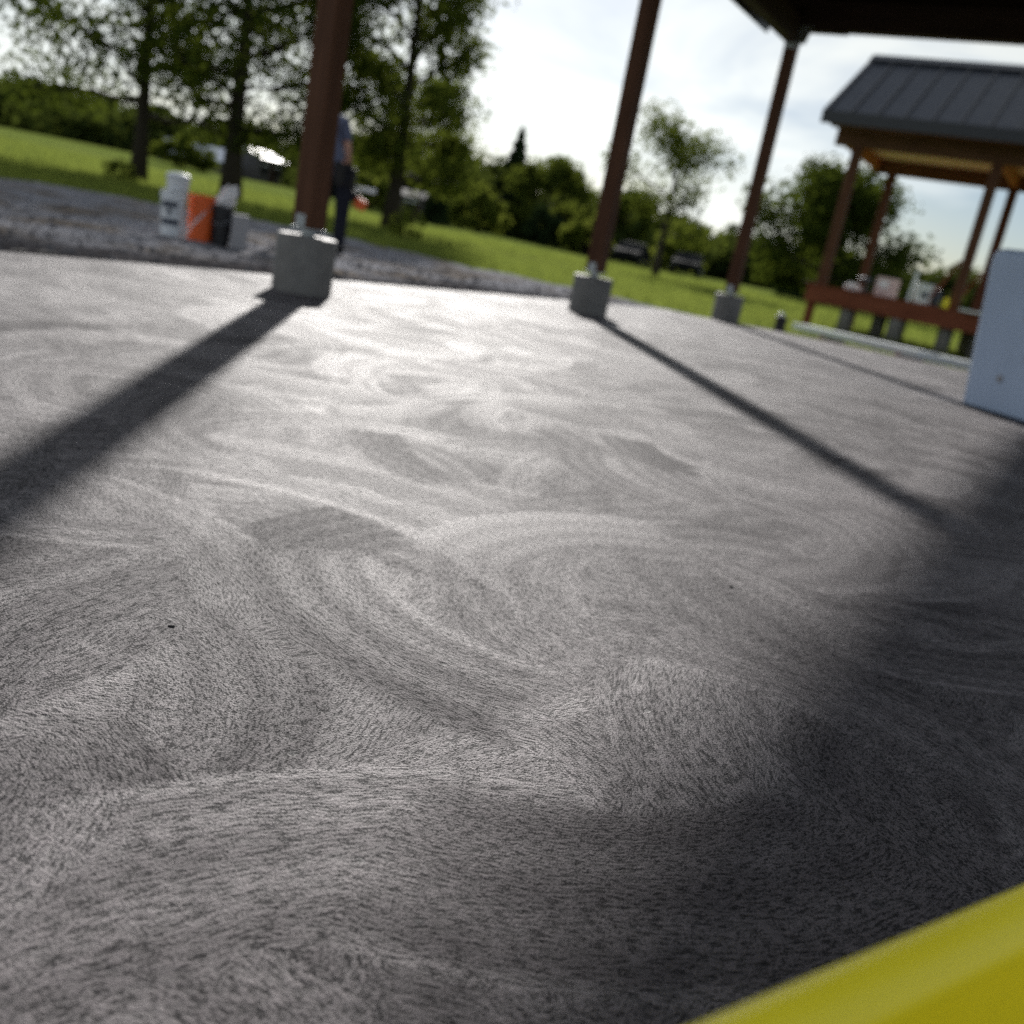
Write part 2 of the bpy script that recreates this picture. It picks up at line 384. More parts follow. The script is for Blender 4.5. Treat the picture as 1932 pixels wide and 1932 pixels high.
# concrete slab: left edge parallel to the posts, far edge a little irregular
corner = Vector((1.29, 10.29, 0))
SLAB = [loc1(-0.62, -9.0), loc1(-0.62, 0.0), loc1(-0.60, 3.0), corner, Vector((2.22, 10.40, 0)), Vector((3.02, 10.35, 0)), Vector((3.6, 10.02, 0)),
        Vector((4.33, 9.80, 0)), Vector((7.5, 8.9, 0)), Vector((9.5, 8.2, 0)), Vector((9.5, -4.5, 0))]
def make_slab():
    """top surface as a fine grid shaped by overlapping trowel passes, each an arc with a raised outer lip"""
    rng = np.random.default_rng(29)
    nl = np.concatenate([np.arange(-0.62, 1.3, .034), np.arange(1.3, 4.6, .0115), np.arange(4.5, 6.3, .04), np.arange(6.4, 10.6, .4)])
    vl = np.concatenate([np.arange(-9, -4.2, .4), np.arange(-4.2, -0.9, .0115), np.arange(-0.9, 6.3, .030), [6.38]])
    tl = (vl - vl[0]) / (vl[-1] - vl[0])
    fe = [((p - P1).dot(Nv), (p - P1).dot(Dv)) for p in (loc1(-.62, 6.25), corner, Vector((2.22, 10.40, 0)), Vector((3.02, 10.35, 0)), Vector((3.6, 10.02, 0)), Vector((4.33, 9.80, 0)), Vector((7.5, 8.9, 0)), Vector((11.0, 7.8, 0)))]
    dmax = np.interp(nl, [q[0] for q in fe], [q[1] for q in fe])
    # only the far third is stretched to meet the uneven far edge
    Dg = vl[None, :] + np.clip((vl[None, :] - 1.0) / (vl[-1] - 1.0), 0, 1) * (dmax[:, None] - vl[-1])
    Ng = np.repeat(nl[:, None], len(vl), 1)
    X = P1.x + Nv.x * Ng + Dv.x * Dg; Y = P1.y + Nv.y * Ng + Dv.y * Dg
    Z = np.zeros_like(X); TONE = np.full_like(X, .5); CX = np.zeros_like(X); CY = np.zeros_like(X) - 3.0; SD = np.full_like(X, .5)
    for i in range(4200):
        big = i < 800 or rng.random() < .03
        n0 = rng.uniform(-.8, 6.2); d0 = rng.uniform(-4.4, 6.6)
        ox = P1.x + Nv.x * n0 + Dv.x * d0; oy = P1.y + Nv.y * n0 + Dv.y * d0
        Rr = rng.uniform(.25, .55); th = rng.uniform(0, 6.283); half = rng.uniform(.45, 1.0); wd = rng.uniform(.05, .125)
        if big: Rr = rng.uniform(.45, .75); half = rng.uniform(.35, .75); wd = rng.uniform(.12, .20)
        c_x = ox - Rr * math.cos(th); c_y = oy - Rr * math.sin(th)
        i0, i1 = np.searchsorted(nl, (n0 - 1.0, n0 + 1.0)); j0 = np.searchsorted(vl, d0 - 1.1); j1 = np.searchsorted(vl, d0 + 1.1)
        if i1 <= i0 or j1 <= j0: continue
        sl_ = (slice(i0, i1), slice(j0, j1)); x_ = X[sl_] - c_x; y_ = Y[sl_] - c_y
        rr = np.hypot(x_, y_); aa = np.arctan2(y_, x_) - th; aa = (aa + np.pi) % (2 * np.pi) - np.pi
        s_ = (rr - Rr) / wd; q_ = aa / half
        m_ = np.clip((1 - np.abs(s_)) / .12, 0, 1) * np.clip((1 - np.abs(q_)) / .10, 0, 1); mm = m_ * m_ * (3 - 2 * m_)
        k_ = .9 if big else .5; sgn = 1 if rng.random() < .5 else -1
        pr = rng.normal(0, .0050) * k_ * s_ + rng.normal(0, .0035) * k_ * q_ + rng.uniform(.0006, .0022) * np.exp(-((s_ - .86) / .10) ** 2)
        Z[sl_] = Z[sl_] * (1 - mm * (.82 if big else .35)) + pr * mm
        hard = m_ > .45
        if not hard.any(): continue
        # each pass drags paste to one side: pale lip on its outer edge, shading across the pass put into the tone
        dv = rng.normal(.50, .15) - sgn * rng.uniform(.04, .20) * (.5 if big else 1) * s_ + rng.normal(0, .08) * q_ - rng.uniform(.10, .48) * np.exp(-((s_ - sgn * .88) / (.05 if big else .09)) ** 2) + .12 * np.sin(s_ * rng.uniform(7, 15) + rng.uniform(0, 6))
        e_ = np.clip((1 - np.abs(s_)) / .05, 0, 1) * np.clip((1 - np.abs(q_)) / .22, 0, 1) * rng.uniform(.55, 1.0)
        TONE[sl_] = TONE[sl_] * (1 - e_) + dv * e_
        CX[sl_] = np.where(hard, c_x, CX[sl_]); CY[sl_] = np.where(hard, c_y, CY[sl_]); SD[sl_] = np.where(hard, rng.random(), SD[sl_])
    TONE = .47 + .34 * np.tanh((TONE - .47) / .36)
    for _ in range(4):
        Z[1:-1] = (Z[:-2] + 2 * Z[1:-1] + Z[2:]) / 4; Z[:, 1:-1] = (Z[:, :-2] + 2 * Z[:, 1:-1] + Z[:, 2:]) / 4
    Z = .0024 * np.tanh(Z / .0095) - .003
    a_, b_ = X.shape
    V = np.stack([X, Y, Z], -1).reshape(-1, 3); global SLABV; SLABV = V
    idx = np.arange(a_ * b_).reshape(a_, b_)
    F = np.stack([idx[:-1, :-1], idx[1:, :-1], idx[1:, 1:], idx[:-1, 1:]], -1).reshape(-1, 4)
    per = np.concatenate([idx[:, 0], idx[-1, 1:], idx[-2::-1, -1], idx[0, -2:0:-1]])
    pv_ = V[per]; nx_ = np.roll(pv_, -1, 0) - np.roll(pv_, 1, 0); on = np.stack([nx_[:, 1], -nx_[:, 0]], 1); on /= np.linalg.norm(on, axis=1)[:, None] + 1e-9
    rings = [(.007, -.003), (.012, -.011), (.013, -.13)]; Vs = [V]; Fs = [F]; prev = per; cnt = len(V); k = len(per)
    for o_, dz in rings:
        rv = pv_.copy(); rv[:, :2] += on * o_; rv[:, 2] += dz; Vs.append(rv); cur = np.arange(cnt, cnt + k); cnt += k
        Fs.append(np.stack([prev, cur, np.roll(cur, -1), np.roll(prev, -1)], -1)); prev = cur
    V = np.concatenate(Vs); F = np.concatenate(Fs)
    me = bpy.data.meshes.new('concrete_slab')
    me.vertices.add(len(V)); me.vertices.foreach_set('co', V.astype(np.float32).ravel())
    me.loops.add(F.size); me.loops.foreach_set('vertex_index', F.astype(np.int32).ravel())
    me.polygons.add(len(F)); me.polygons.foreach_set('loop_start', np.arange(0, F.size, 4, dtype=np.int32))
    me.update(calc_edges=True)
    sv = np.tile([[0., -3., .5]], (len(F), 1)); k0 = (a_ - 1) * (b_ - 1); sv[:k0] = np.stack([CX, CY, SD], -1)[:-1, :-1].reshape(-1, 3)
    me.attributes.new('stroke', 'FLOAT_VECTOR', 'FACE').data.foreach_set('vector', sv.astype(np.float32).ravel())
    at = me.attributes.new('sheen_tone', 'FLOAT', 'POINT'); at.data.foreach_set('value', np.concatenate([TONE.ravel(), np.full(len(V) - a_ * b_, .3)]).astype(np.float32))
    me.polygons.foreach_set('use_smooth', [True] * len(F))
    return link('concrete_slab', me, 'slab')
struct(make_slab())
def slab_z(x_, y_): return float(SLABV[np.argmin((SLABV[:, 0] - x_) ** 2 + (SLABV[:, 1] - y_) ** 2), 2])

# gravel bed between slab and grass
inner = [loc1(-0.5, d) for d in np.linspace(-9, 6.1, 90)]
outer_pts = [Vector((-16, 2)), Vector((-12.5, 8)), Vector((-9.5, 12.2)), Vector((-7.2, 14.6)), Vector((-5.4, 16.0)), Vector((-3.9, 16.2)), Vector((-2.6, 15.0)),
             Vector((-1.4, 14.2)), Vector((-0.2, 14.1)), Vector((0.8, 13.6)), Vector((1.7, 12.6)), Vector((2.1, 11.6)), Vector((2.2, 10.9))]
def poly_sample(pts, n):
    L = [0]
    for a, b in zip(pts, pts[1:]): L.append(L[-1] + (b - a).length)
    out = []
    for k in range(n):
        s = L[-1] * k / (n - 1); i = 0
        while i < len(L) - 2 and L[i + 1] < s: i += 1
        t = (s - L[i]) / max(1e-6, L[i + 1] - L[i]); out.append(pts[i].lerp(pts[i + 1], t))
    return out
outer = poly_sample(outer_pts, 90)
mb = MB(); NVs = 60
rg = random.Random(5)
for i in range(90):
    a, b = inner[i].to_2d(), outer[i]
    b = b + (b - a).normalized() * (0.35 * mnoise.noise(Vector((i * 0.31, 0, 0))) + 0.12 * mnoise.noise(Vector((i * 1.3, 4, 0))))
    for j in range(NVs):
        p = a.lerp(b, j / (NVs - 1)); q = (p - a).length
        z = -0.100 - 0.02 * math.exp(-((q - 0.30) / 0.35) ** 2) + 0.008 * sm(q, 0.4, 1.5) - 0.012 * sm(q, 2.0, 5.0)
        z += 0.040 * mnoise.noise(Vector((p.x * 1.2, p.y * 1.2, 1))) + 0.018 * mnoise.noise(Vector((p.x * 4.3, p.y * 4.3, 7))) + 0.012 * mnoise.noise(Vector((p.x * 11, p.y * 11, 2)))
        if j == NVs - 1: z = gz(p.x, p.y) - 0.02
        mb.v.append((p.x, p.y, z))
mb.f = [(i * NVs + j, i * NVs + j + 1, (i + 1) * NVs + j + 1, (i + 1) * NVs + j) for i in range(89) for j in range(NVs - 1)]
GRAV = mb.v
gb = struct(mb.build('gravel_bed', 'gravel', smooth=True))
bf = [1 - sm(0.6 * ((k % NVs) / (NVs - 1)) * (outer[k // NVs] - inner[k // NVs].to_2d()).length + 0.5 * mnoise.noise(Vector((p[0] * .9, p[1] * .9, 5))) + 0.25 * mnoise.noise(Vector((p[0] * 3, p[1] * 3, 5))), 0.8, 1.7) for k, p in enumerate(GRAV)]
gb.data.attributes.new('backfill', 'FLOAT', 'POINT').data.foreach_set('value', bf)     # dark earth backfilled against the slab
# loose stones
nr = np.random.default_rng(3); vs = []
octa = np.array([(1, 0, 0), (0, 1, 0), (-1, 0, 0), (0, -1, 0), (0, 0, 1), (0, 0, -1)], float)
tri = [(0, 1, 4), (1, 2, 4), (2, 3, 4), (3, 0, 4), (1, 0, 5), (2, 1, 5), (3, 2, 5), (0, 3, 5)]
for _ in range(5200):
    i = int(nr.integers(18, 89)); j = int(min(NVs - 2, abs(nr.normal(0, 22))))
    p = np.array(GRAV[i * NVs + j]) + np.array([nr.uniform(-.12, .12), nr.uniform(-.12, .12), 0.004])
    sz = float(np.clip(nr.lognormal(-4.2, .38), .008, .05))
    q = octa * nr.uniform(.6, 1.3, (6, 1)) * np.array([1, 1, .65]) * sz; a = nr.uniform(0, 6.3)
    q = q @ np.array([[math.cos(a), -math.sin(a), 0], [math.sin(a), math.cos(a), 0], [0, 0, 1]]) + p
    for t3 in tri: vs += [q[t3[0]], q[t3[1]], q[t3[2]]]
stuff(tag(link('gravel_stones', fast_mesh('gravel_stones', np.array(vs), None, 3), 'stone'), 'loose crushed grey stones scattered over the gravel bed beside the slab', 'gravel'))

# bare soil along the far edge of the slab
edge = [Vector((1.75, 10.75)), Vector((2.3, 10.55)), Vector((3.1, 10.42)), Vector((3.7, 10.1)), Vector((4.4, 9.9)), Vector((7.5, 8.95)), Vector((9.4, 8.2))]
ia = poly_sample(edge, 60); mb = MB()
for i, a in enumerate(ia):
    wdt = 0.55 + 0.22 * mnoise.noise(Vector((i * 0.4, 8, 0))) + 0.5 * sm(i, 55, 20)
    for j in range(8):
        p = a + Vector((0.35, 0.93)) * (-0.12 + wdt * j / 7 * 1.1)
        mb.v.append((p.x, p.y, (-0.014 - 0.05 * sm(j, 1, 7)) + 0.02 * mnoise.noise(Vector((p.x * 5, p.y * 5, 0))) - (0.07 if j == 7 else 0)))
mb.f = [(i * 8 + j, i * 8 + j + 1, (i + 1) * 8 + j + 1, (i + 1) * 8 + j) for i in range(59) for j in range(7)]
struct(mb.build('soil_strip', 'soil', smooth=True))
# narrow soil-coloured strip across the lawn
tr = poly_sample([Vector((-5.5, 27.6)), Vector((-2.5, 28.6)), Vector((-0.8, 28.4)), Vector((1.2, 30.4)), Vector((6, 33)), Vector((14, 37))], 60); mb = MB()
for i, a in enumerate(tr):
    w0 = 0.55 + 0.35 * mnoise.noise(Vector((i * 0.35, 2, 0)))
    for j in (-1, 0, 1):
        x_, y_ = a.x, a.y + j * w0; mb.v.append((x_, y_, gz(x_, y_) + 0.012 - 0.006 * abs(j)))
mb.f = [(i * 3 + j, i * 3 + j + 1, (i + 1) * 3 + j + 1, (i + 1) * 3 + j) for i in range(59) for j in range(2)]
struct(mb.build('lawn_strip', 'soil', smooth=True))

# grass blades
def inside(p, poly):
    c = False; n_ = len(poly)
    for i in range(n_):
        a, b = poly[i], poly[(i + 1) % n_]
        if (a[1] > p[1]) != (b[1] > p[1]) and p[0] < (b[0] - a[0]) * (p[1] - a[1]) / (b[1] - a[1]) + a[0]: c = not c
    return c
gpoly = [(p[0], p[1]) for p in [GRAV[i * NVs + NVs - 3] for i in range(90)]] + [(p.x, p.y) for p in SLAB[3:]] + [(9.5, -10), (-16, -10)]
spoly = [(p.x + 0.35 * .5, p.y + 0.93 * .62) for p in ia] + [(9.5, 0), (1.5, 9)]
vs = []; nb = 0; g2 = np.random.default_rng(11)
while nb < 70000:
    yy = 10.2 + 38 * g2.random() ** 1.7; xx = yy * g2.uniform(-0.70, 0.62)
    if yy < 17 and (inside((xx, yy), gpoly) or inside((xx, yy), spoly)): continue
    zz = gz(xx, yy); k = 1.0 + max(0, (yy - 14) / 16)
    hh = g2.uniform(.05, .11) * (0.8 + .25 * k); ww = .008 * k * g2.uniform(.7, 1.3); a = g2.uniform(0, 6.283)
    if mnoise.noise(Vector((xx * .5, yy * .5, 0))) > .25: hh *= 1.6
    dx, dy = ww * math.cos(a), ww * math.sin(a); lx, ly = g2.normal(0, .035, 2)
    vs += [(xx - dx, yy - dy, zz - .005), (xx + dx, yy + dy, zz - .005), (xx + lx, yy + ly, zz + hh)]; nb += 1
stuff(tag(link('grass_blades', fast_mesh('grass_blades', np.array(vs), None, 3), 'blade'), 'sunlit green grass blades growing over the lawn', 'grass'))

# ------------------------------------------------------------------ near pavilion
pav = thing('timber_pavilion', P1, 'near open timber pavilion with reddish posts on round concrete piers and dark roof overhead', 'pavilion', rz=AX)
PW = 0.118
def near_post(n, d, ztop=2.75, detail=True):
    mb = MB(); mb.lathe([(0.146, -0.10), (0.148, 0.0), (0.150, 0.262), (0.146, 0.272), (0.138, 0.276)], 40, (n, d, 0))
    pier = mb.build('pier', 'conc', pav, smooth=False)
    for p in pier.data.polygons: p.use_smooth = abs(p.normal.z) < 0.5
    mb = MB(); mb.box((n, d, (0.315 + ztop) / 2), (PW, PW, ztop - 0.315))
    post = mb.build('post', 'post', pav, bevel=0.004)
    mb = MB()                                              # galvanised stand-off base
    mb.box((n, d, 0.308), (0.126, 0.126, 0.010)); mb.box((n, d, 0.290), (0.05, 0.05, 0.028))
    mb.box((n, d - 0.0625, 0.345), (0.060, 0.005, 0.060)); mb.box((n, d + 0.0625, 0.345), (0.060, 0.005, 0.060))
    mb.build('post_base', 'galv', post, bevel=0.001)
    for sx in (-1, 1):
        for zz in (0.330, 0.362):
            mb = MB(); mb.tube([(n, d + sx * 0.064, zz), (n, d + sx * 0.071, zz)], 0.008, 6); mb.build('bolt', 'galv', post)
    return post
posts = [near_post(0.0, 0.0), near_post(0.10, 2.97), near_post(0.0, 6.38), near_post(4.4, 6.38), near_post(4.4, 2.97), near_post(4.4, -0.2)]
mb = MB()                                                  # bright cap plate on the corner post
mb.box((0.055, 6.38, 2.79), (0.006, 0.13, 0.17)); mb.box((0.0, 6.322, 2.775), (0.12, 0.006, 0.15)); mb.box((0.03, 6.38, 2.705), (0.062, 0.118, 0.006))
mb.build('post_cap', 'galv', posts[2], bevel=0.001)
mb = MB(); mb.add([(0.02, 6.300, 2.735), (0.15, 6.300, 2.735), (0.20, 6.300, 2.90), (-0.02, 6.300, 2.90), (0.02, 6.306, 2.735), (0.15, 6.306, 2.735), (0.20, 6.306, 2.90), (-0.02, 6.306, 2.90)], [(3, 2, 1, 0), (4, 5, 6, 7), (0, 1, 5, 4), (1, 2, 6, 5), (2, 3, 7, 6), (3, 0, 4, 7)]); mb.build('gusset_plate', 'galv', posts[2])
for n in (0.0, 4.4):
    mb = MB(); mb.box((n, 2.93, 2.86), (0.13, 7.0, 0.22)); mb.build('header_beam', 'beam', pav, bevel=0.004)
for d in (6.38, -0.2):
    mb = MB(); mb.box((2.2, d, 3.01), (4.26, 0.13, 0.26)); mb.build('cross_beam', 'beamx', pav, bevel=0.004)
mb = MB(); mb.box((0.30, 6.38, 2.872), (0.42, 0.11, 0.016)); mb.build('beam_shim', 'beamx', pav)
def roof_z(n): return 2.99 + 0.30 * min(n + 0.3, 4.7 - n)
for d in np.arange(-0.45, 6.4, 0.61):                       # rafters
    for s in (0, 1):
        a, b = ((-0.27, 2.2), (4.67, 2.2))[s]
        mb = MB(); mb.bar((a, d, roof_z(a) - 0.02 + 0.06), (b, d, roof_z(b) - 0.02 + 0.06), 0.04, 0.12); mb.build('rafter', 'beam', pav)
for s in (0, 1):
    a, b = ((-0.30, 2.2), (4.70, 2.2))[s]
    mb = MB(); mb.bar((a, 2.94, roof_z(a) + 0.125), (b, 2.94, roof_z(b) + 0.125), 7.12, 0.02); mb.build('roof_deck', 'beamx', pav)
    mb = MB(); mb.bar((a, 2.94, roof_z(a) + 0.151), (b, 2.94, roof_z(b) + 0.151), 7.18, 0.03); mb.build('roof_sheet', 'roofdark', pav)
    mb = MB(); mb.box((a + (-.012 if s == 0 else .012), 2.92, 2.975), (0.022, 7.06, 0.25)); mb.build('fascia', 'roofdark', pav, bevel=0.003)
mb = MB()                                                  # boarded gable over the far beam
for i in range(16):
    n0, n1 = -0.2 + i * 0.3, -0.2 + (i + 1) * 0.3 + 0.02; yo = 0.012 * (i % 2)
    zt0, zt1 = roof_z(n0) + .113, roof_z(n1) + .113
    mb = MB()
    mb.add([(n, y_ + yo, z_) for y_ in (6.447, 6.458) for n, z_ in ((n0, 2.96), (n1, 2.96), (n1, zt1), (n0, zt0))],
           [(3, 2, 1, 0), (4, 5, 6, 7), (0, 1, 5, 4), (1, 2, 6, 5), (2, 3, 7, 6), (3, 0, 4, 7)])
    mb.build('gable_board', 'beamx', pav)

# ------------------------------------------------------------------ deck pavilion
FL = Vector((4.36, 16.5, 0))
dk = thing('deck_pavilion', FL, 'smaller pavilion on a raised red-brown deck with grey standing seam metal roof', 'pavilion', rz=AX)
Z0 = 0.585; WX = [0.0, 2.1, 4.2]; DY = 2.92
for ix, n in enumerate(WX):
    for d in (0.0, DY):
        mb = MB(); mb.box((n, d, (Z0 + 2.80) / 2), (0.15, 0.15, 2.80 - Z0)); post = mb.build('post', 'post', dk, bevel=0.004)
        if n > 0:
            mb = MB(); mb.bar((n - 0.09, d - 0.03, Z0 + 0.75), (n - 0.42, d - 0.03, Z0 + 0.02), 0.09, 0.035); mb.build('brace', 'deckwood', dk)
for i in range(3):                                         # soffit under both eaves
    for d in (-0.07 - 0.19 * (i + .5), DY + 0.07 + 0.19 * (i + .5)):
        mb = MB(); mb.box((2.125, d, 3.042), (5.16, 0.186, 0.016)); mb.build('soffit_board', 'redbeam', dk)
# rim joists, deck boards, piers
for d in (-0.20, DY + 0.35):
    mb = MB(); mb.box((2.215, d, Z0 - 0.15), (4.75, 0.045, 0.27)); mb.build('rim_joist', 'deckwood', dk, bevel=0.004)
for n in (-0.135, 4.565):
    mb = MB(); mb.box((n, DY / 2 + 0.075, Z0 - 0.15), (0.045, DY + 0.50, 0.27)); mb.build('rim_joist', 'deckwood', dk, bevel=0.004)
for i in range(25):
    d = -0.16 + i * 0.1456
    mb = MB(); mb.box((2.215, d, Z0 - 0.002 - 0.0005 * (i % 3)), (4.80, 0.138, 0.028)); mb.build('deck_board', 'deckwood', dk)
for i in range(9):
    mb = MB(); mb.box((0.1 + i * 0.5, DY / 2 + .07, Z0 - 0.14), (0.04, DY + 0.48, 0.22)); mb.build('deck_joist', 'deckwood', dk)
for (n, d) in ((0.55, -0.05), (1.0, 0.35), (1.35, -0.1), (2.1, 0.0), (2.55, 0.3), (0.9, DY), (2.1, DY), (4.2, 0), (4.2, DY), (3.2, 0.1)):
    mb = MB(); mb.lathe([(0.115, -0.30), (0.115, Z0 - 0.30), (0.11, Z0 - 0.285)], 20, (n, d, 0)); mb.build('pier', 'conc', dk, smooth=True)
for n in (-0.05,):
    for d in (-0.11, DY + 0.2):
        mb = MB(); mb.box((n, d, 0.12), (0.12, 0.12, 0.60)); mb.build('deck_leg', 'deckwood', dk, bevel=0.004)
# roof structure
for d in (0.0, DY):
    mb = MB(); mb.box((2.1, d, 2.91), (4.96, 0.14, 0.25)); mb.build('header_beam', 'redbeam', dk, bevel=0.004)
for n in (-0.30, 2.1, 4.4):
    mb = MB(); mb.box((n, DY / 2, 2.93), (0.10, DY - 0.15, 0.19)); mb.build('tie_beam', 'cedar', dk, bevel=0.004)
for i in range(14):
    d = 0.15 + i * 0.2015
    mb = MB(); mb.box((2.1, d + 0.005, 3.045), (5.0, 0.196, 0.018)); mb.build('ceiling_board', 'ply', dk)
EV, EVZ, RGZ = 0.62, 3.10, 4.37; RL0, RL1 = -0.50, 4.75; MID = DY / 2
run = MID + EV; sl = math.hypot(run, RGZ - EVZ); ua = math.atan2(RGZ - EVZ, run)
for side in (0, 1):
    sg = 1 if side == 0 else -1
    e0 = -EV if side == 0 else DY + EV
    ey = Vector((0, sg * math.cos(ua), math.sin(ua))); en = Vector((0, -sg * math.sin(ua), math.cos(ua))); ex = Vector((1, 0, 0))
    org = Vector((RL0, e0, EVZ + 0.05))
    def roofbox(u0, u1, v0, v1, w0, w1, name, mat):
        mb = MB(); vs_ = [org + ex * u + ey * v + en * w_ for w_ in (w0, w1) for (u, v) in ((u0, v0), (u1, v0), (u1, v1), (u0, v1))]
        mb.add(vs_, [(3, 2, 1, 0), (4, 5, 6, 7), (0, 1, 5, 4), (1, 2, 6, 5), (2, 3, 7, 6), (3, 0, 4, 7)]); return mb.build(name, mat, dk)
    roofbox(0.02, RL1 - RL0 - 0.02, 0.02, sl - 0.02, -0.03, -0.002, 'roof_deck', 'ply')
    npan = 13; pw = (RL1 - RL0) / npan
    for i in range(npan):
        roofbox(i * pw + 0.004, (i + 1) * pw - 0.034, 0, sl, 0.0, 0.008, 'roof_panel', 'roofmetal')
        roofbox((i + 1) * pw - 0.032, (i + 1) * pw + 0.002, 0, sl, 0.0, 0.042, 'seam_rib', 'roofdark')
    mb = MB(); mb.box(((RL0 + RL1) / 2, e0 - sg * 0.012, EVZ - 0.005), (RL1 - RL0 + 0.06, 0.022, 0.19)); mb.build('fascia', 'roofdark', dk, bevel=0.003)
    for u in (0.0, RL1 - RL0):
        roofbox(u - 0.03, u + 0.03, -0.02, sl, -0.12, 0.046 + 0.002 * side, 'rake_trim', 'roofdark')
    for i in range(9):
        n = RL0 + 0.12 + i * 0.63
        mb = MB(); mb.bar((n, e0 + sg * 0.04, EVZ - 0.03), (n, MID, RGZ - 0.03), 0.04, 0.11); mb.build('rafter', 'cedar', dk)
mb = MB(); mb.bar((RL0 - 0.04, MID - 0.09, RGZ + 0.05), (RL1 + 0.04, MID - 0.09, RGZ + 0.05), 0.24, 0.03, upv=(0, -math.sin(ua), math.cos(ua))); 
mb.build('ridge_cap', 'roofdark', dk)
mb = MB(); mb.bar((RL0 - 0.04, MID + 0.09, RGZ + 0.048), (RL1 + 0.04, MID + 0.09, RGZ + 0.048), 0.24, 0.03, upv=(0, math.sin(ua), math.cos(ua))); mb.build('ridge_cap', 'roofdark', dk)

# things left on the deck (deck surface at DZ)
DZ = Z0 + 0.013
def dloc(n, d, z=DZ): 
    v = FL + Nv * n + Dv * d; v.z = z; return v
def pail(name, loc, r0, r1, h, mat, label, cat, group=None, handle=True, lid=None, open_=False, stripe=None, rz=0.0):
    t = thing(name, loc, label, cat, group, rz)
    mb = MB(); prof = [(r0 * 0.96, 0), (r0, 0.008), (r1, h * 0.86), (r1 * 1.05, h * 0.865), (r1 * 1.05, h * 0.90), (r1 * 1.01, h * 0.905), (r1 * 1.02, h * 0.975), (r1 * 1.06, h * 0.98), (r1 * 1.06, h)]
    if open_: prof += [(r1 * 0.97, h), (r1 * 0.96, h * 0.9), (r0 * 0.93, 0.012)]
    mb.lathe(prof, 32); mb.build('body', mat, t, smooth='auto')
    if lid:
        mb = MB(); mb.lathe([(r1 * 1.07, h - 0.004), (r1 * 1.09, h + 0.002), (r1 * 1.09, h + 0.016), (r1 * 1.0, h + 0.018), (r1 * 0.98, h + 0.010)], 32); mb.build('lid', lid, t, smooth='auto')
    if handle:
        mb = MB(); mb.tube([(r1 * 1.05 * math.cos(q), r1 * 1.05 * math.sin(q) * 0.98 - 0.004, h * 0.88 - 0.36 * h * math.sin(q - math.pi)) for q in np.linspace(math.pi, 2 * math.pi, 15)], 0.0025, 6); mb.build('handle', 'galv', t, smooth=True)
        for sx in (-1, 1):
            mb = MB(); mb.tube([(sx * r1 * 1.02, 0, h * 0.88), (sx * r1 * 1.09, 0, h * 0.88)], 0.012, 8); mb.build('handle_ear', mat, t)
    return t
def wrap(t, r, a0, a1, z0, z1, mat, name='label', skew=0.0, taper=0.0):
    mb = MB(); k = 10
    for i in range(k + 1):
        a = a0 + (a1 - a0) * i / k
        for z in (z0, z1):
            zz = z + skew * i / k; rr = r + taper * zz + 0.0012; mb.v.append((rr * math.cos(a), rr * math.sin(a), zz))
    mb.f = [(2 * i, 2 * i + 2, 2 * i + 3, 2 * i + 1) for i in range(k)]
    return mb.build(name, mat, t, smooth=True)

# left group on the gravel
wp = pail('white_pail', (-3.30, 8.20, -0.085), 0.088, 0.100, 0.37, 'whitepl', 'lower white plastic pail with dark print standing left of the orange pail', 'pail', 'pails on the gravel', rz=0.3)
wrap(wp, 0.088, -2.5, -1.1, 0.235, 0.285, 'ink', 'label', taper=0.038)
wrap(wp, 0.088, -1.95, -1.6, 0.175, 0.228, 'ink', 'label', taper=0.038)
wrap(wp, 0.088, -2.6, -0.9, 0.095, 0.145, 'ink', 'label', taper=0.038)
wp2 = pail('white_pail', (-3.275, 8.205, 0.288), 0.086, 0.094, 0.115, 'whitepl', 'upper white plastic pail stacked on the lower white pail, rounded lid', 'pail', 'pails on the gravel', handle=False)
mb = MB(); mb.lathe([(0.100, 0.112), (0.102, 0.122), (0.082, 0.140), (0.04, 0.150), (0.002, 0.152)], 32); mb.build('lid', 'whitepl', wp2, smooth='auto')
op = pail('orange_pail', (-3.125, 8.38, -0.10), 0.098, 0.108, 0.39, 'orange', 'orange plastic pail with a pale diagonal stripe between white and black pails', 'pail', 'pails on the gravel', rz=-0.2, open_=True)
wrap(op, 0.098, -2.3, -0.75, 0.04, 0.066, 'whitepl', 'label', skew=0.20, taper=0.026)
bp = pail('black_pail', (-2.955, 8.42, -0.10), 0.075, 0.090, 0.335, 'black', 'black plastic pail against the orange pail, white bag stuffed in its top', 'pail', 'pails on the gravel', open_=True)
# crumpled bag in the black pail
def lump(name, loc, size, mat, seed, label, cat, amp=0.35, group=None, parent=None, sub=2):
    me = bpy.data.meshes.new(name); bm = bmesh.new(); bmesh.ops.create_icosphere(bm, subdivisions=sub + 1, radius=1.0)
    for v in bm.verts:
        k_ = 1 + amp * mnoise.noise(v.co * 1.7 + Vector((seed, 0, 0))) + amp * 0.6 * mnoise.noise(v.co * 4.1 + Vector((0, seed, 0)))
        v.co = Vector((v.co.x * size[0] * k_, v.co.y * size[1] * k_, v.co.z * size[2] * k_))
    bm.to_mesh(me); bm.free(); o = link(name, me, mat, parent); o.location = loc
    if label: tag(o, label, cat, group)
    return o
b_ = lump('plastic_bag', (-2.935, 8.42, 0.300), (0.075, 0.055, 0.115), 'bag', 3.3, 'crumpled white plastic bag sticking out of the black pail', 'bag', 0.45); b_.rotation_euler = (0, 0.55, 0)
mb = MB(); mb.box((0, 0, 0.145), (0.14, 0.19, 0.29)); blk = mb.build('concrete_block', 'greyblock', None, bevel=0.008); blk.location = (-2.80, 8.44, -0.10); blk.rotation_euler = (0, 0, 0.35)
tag(blk, 'pale grey concrete block standing right of the black pail', 'block')

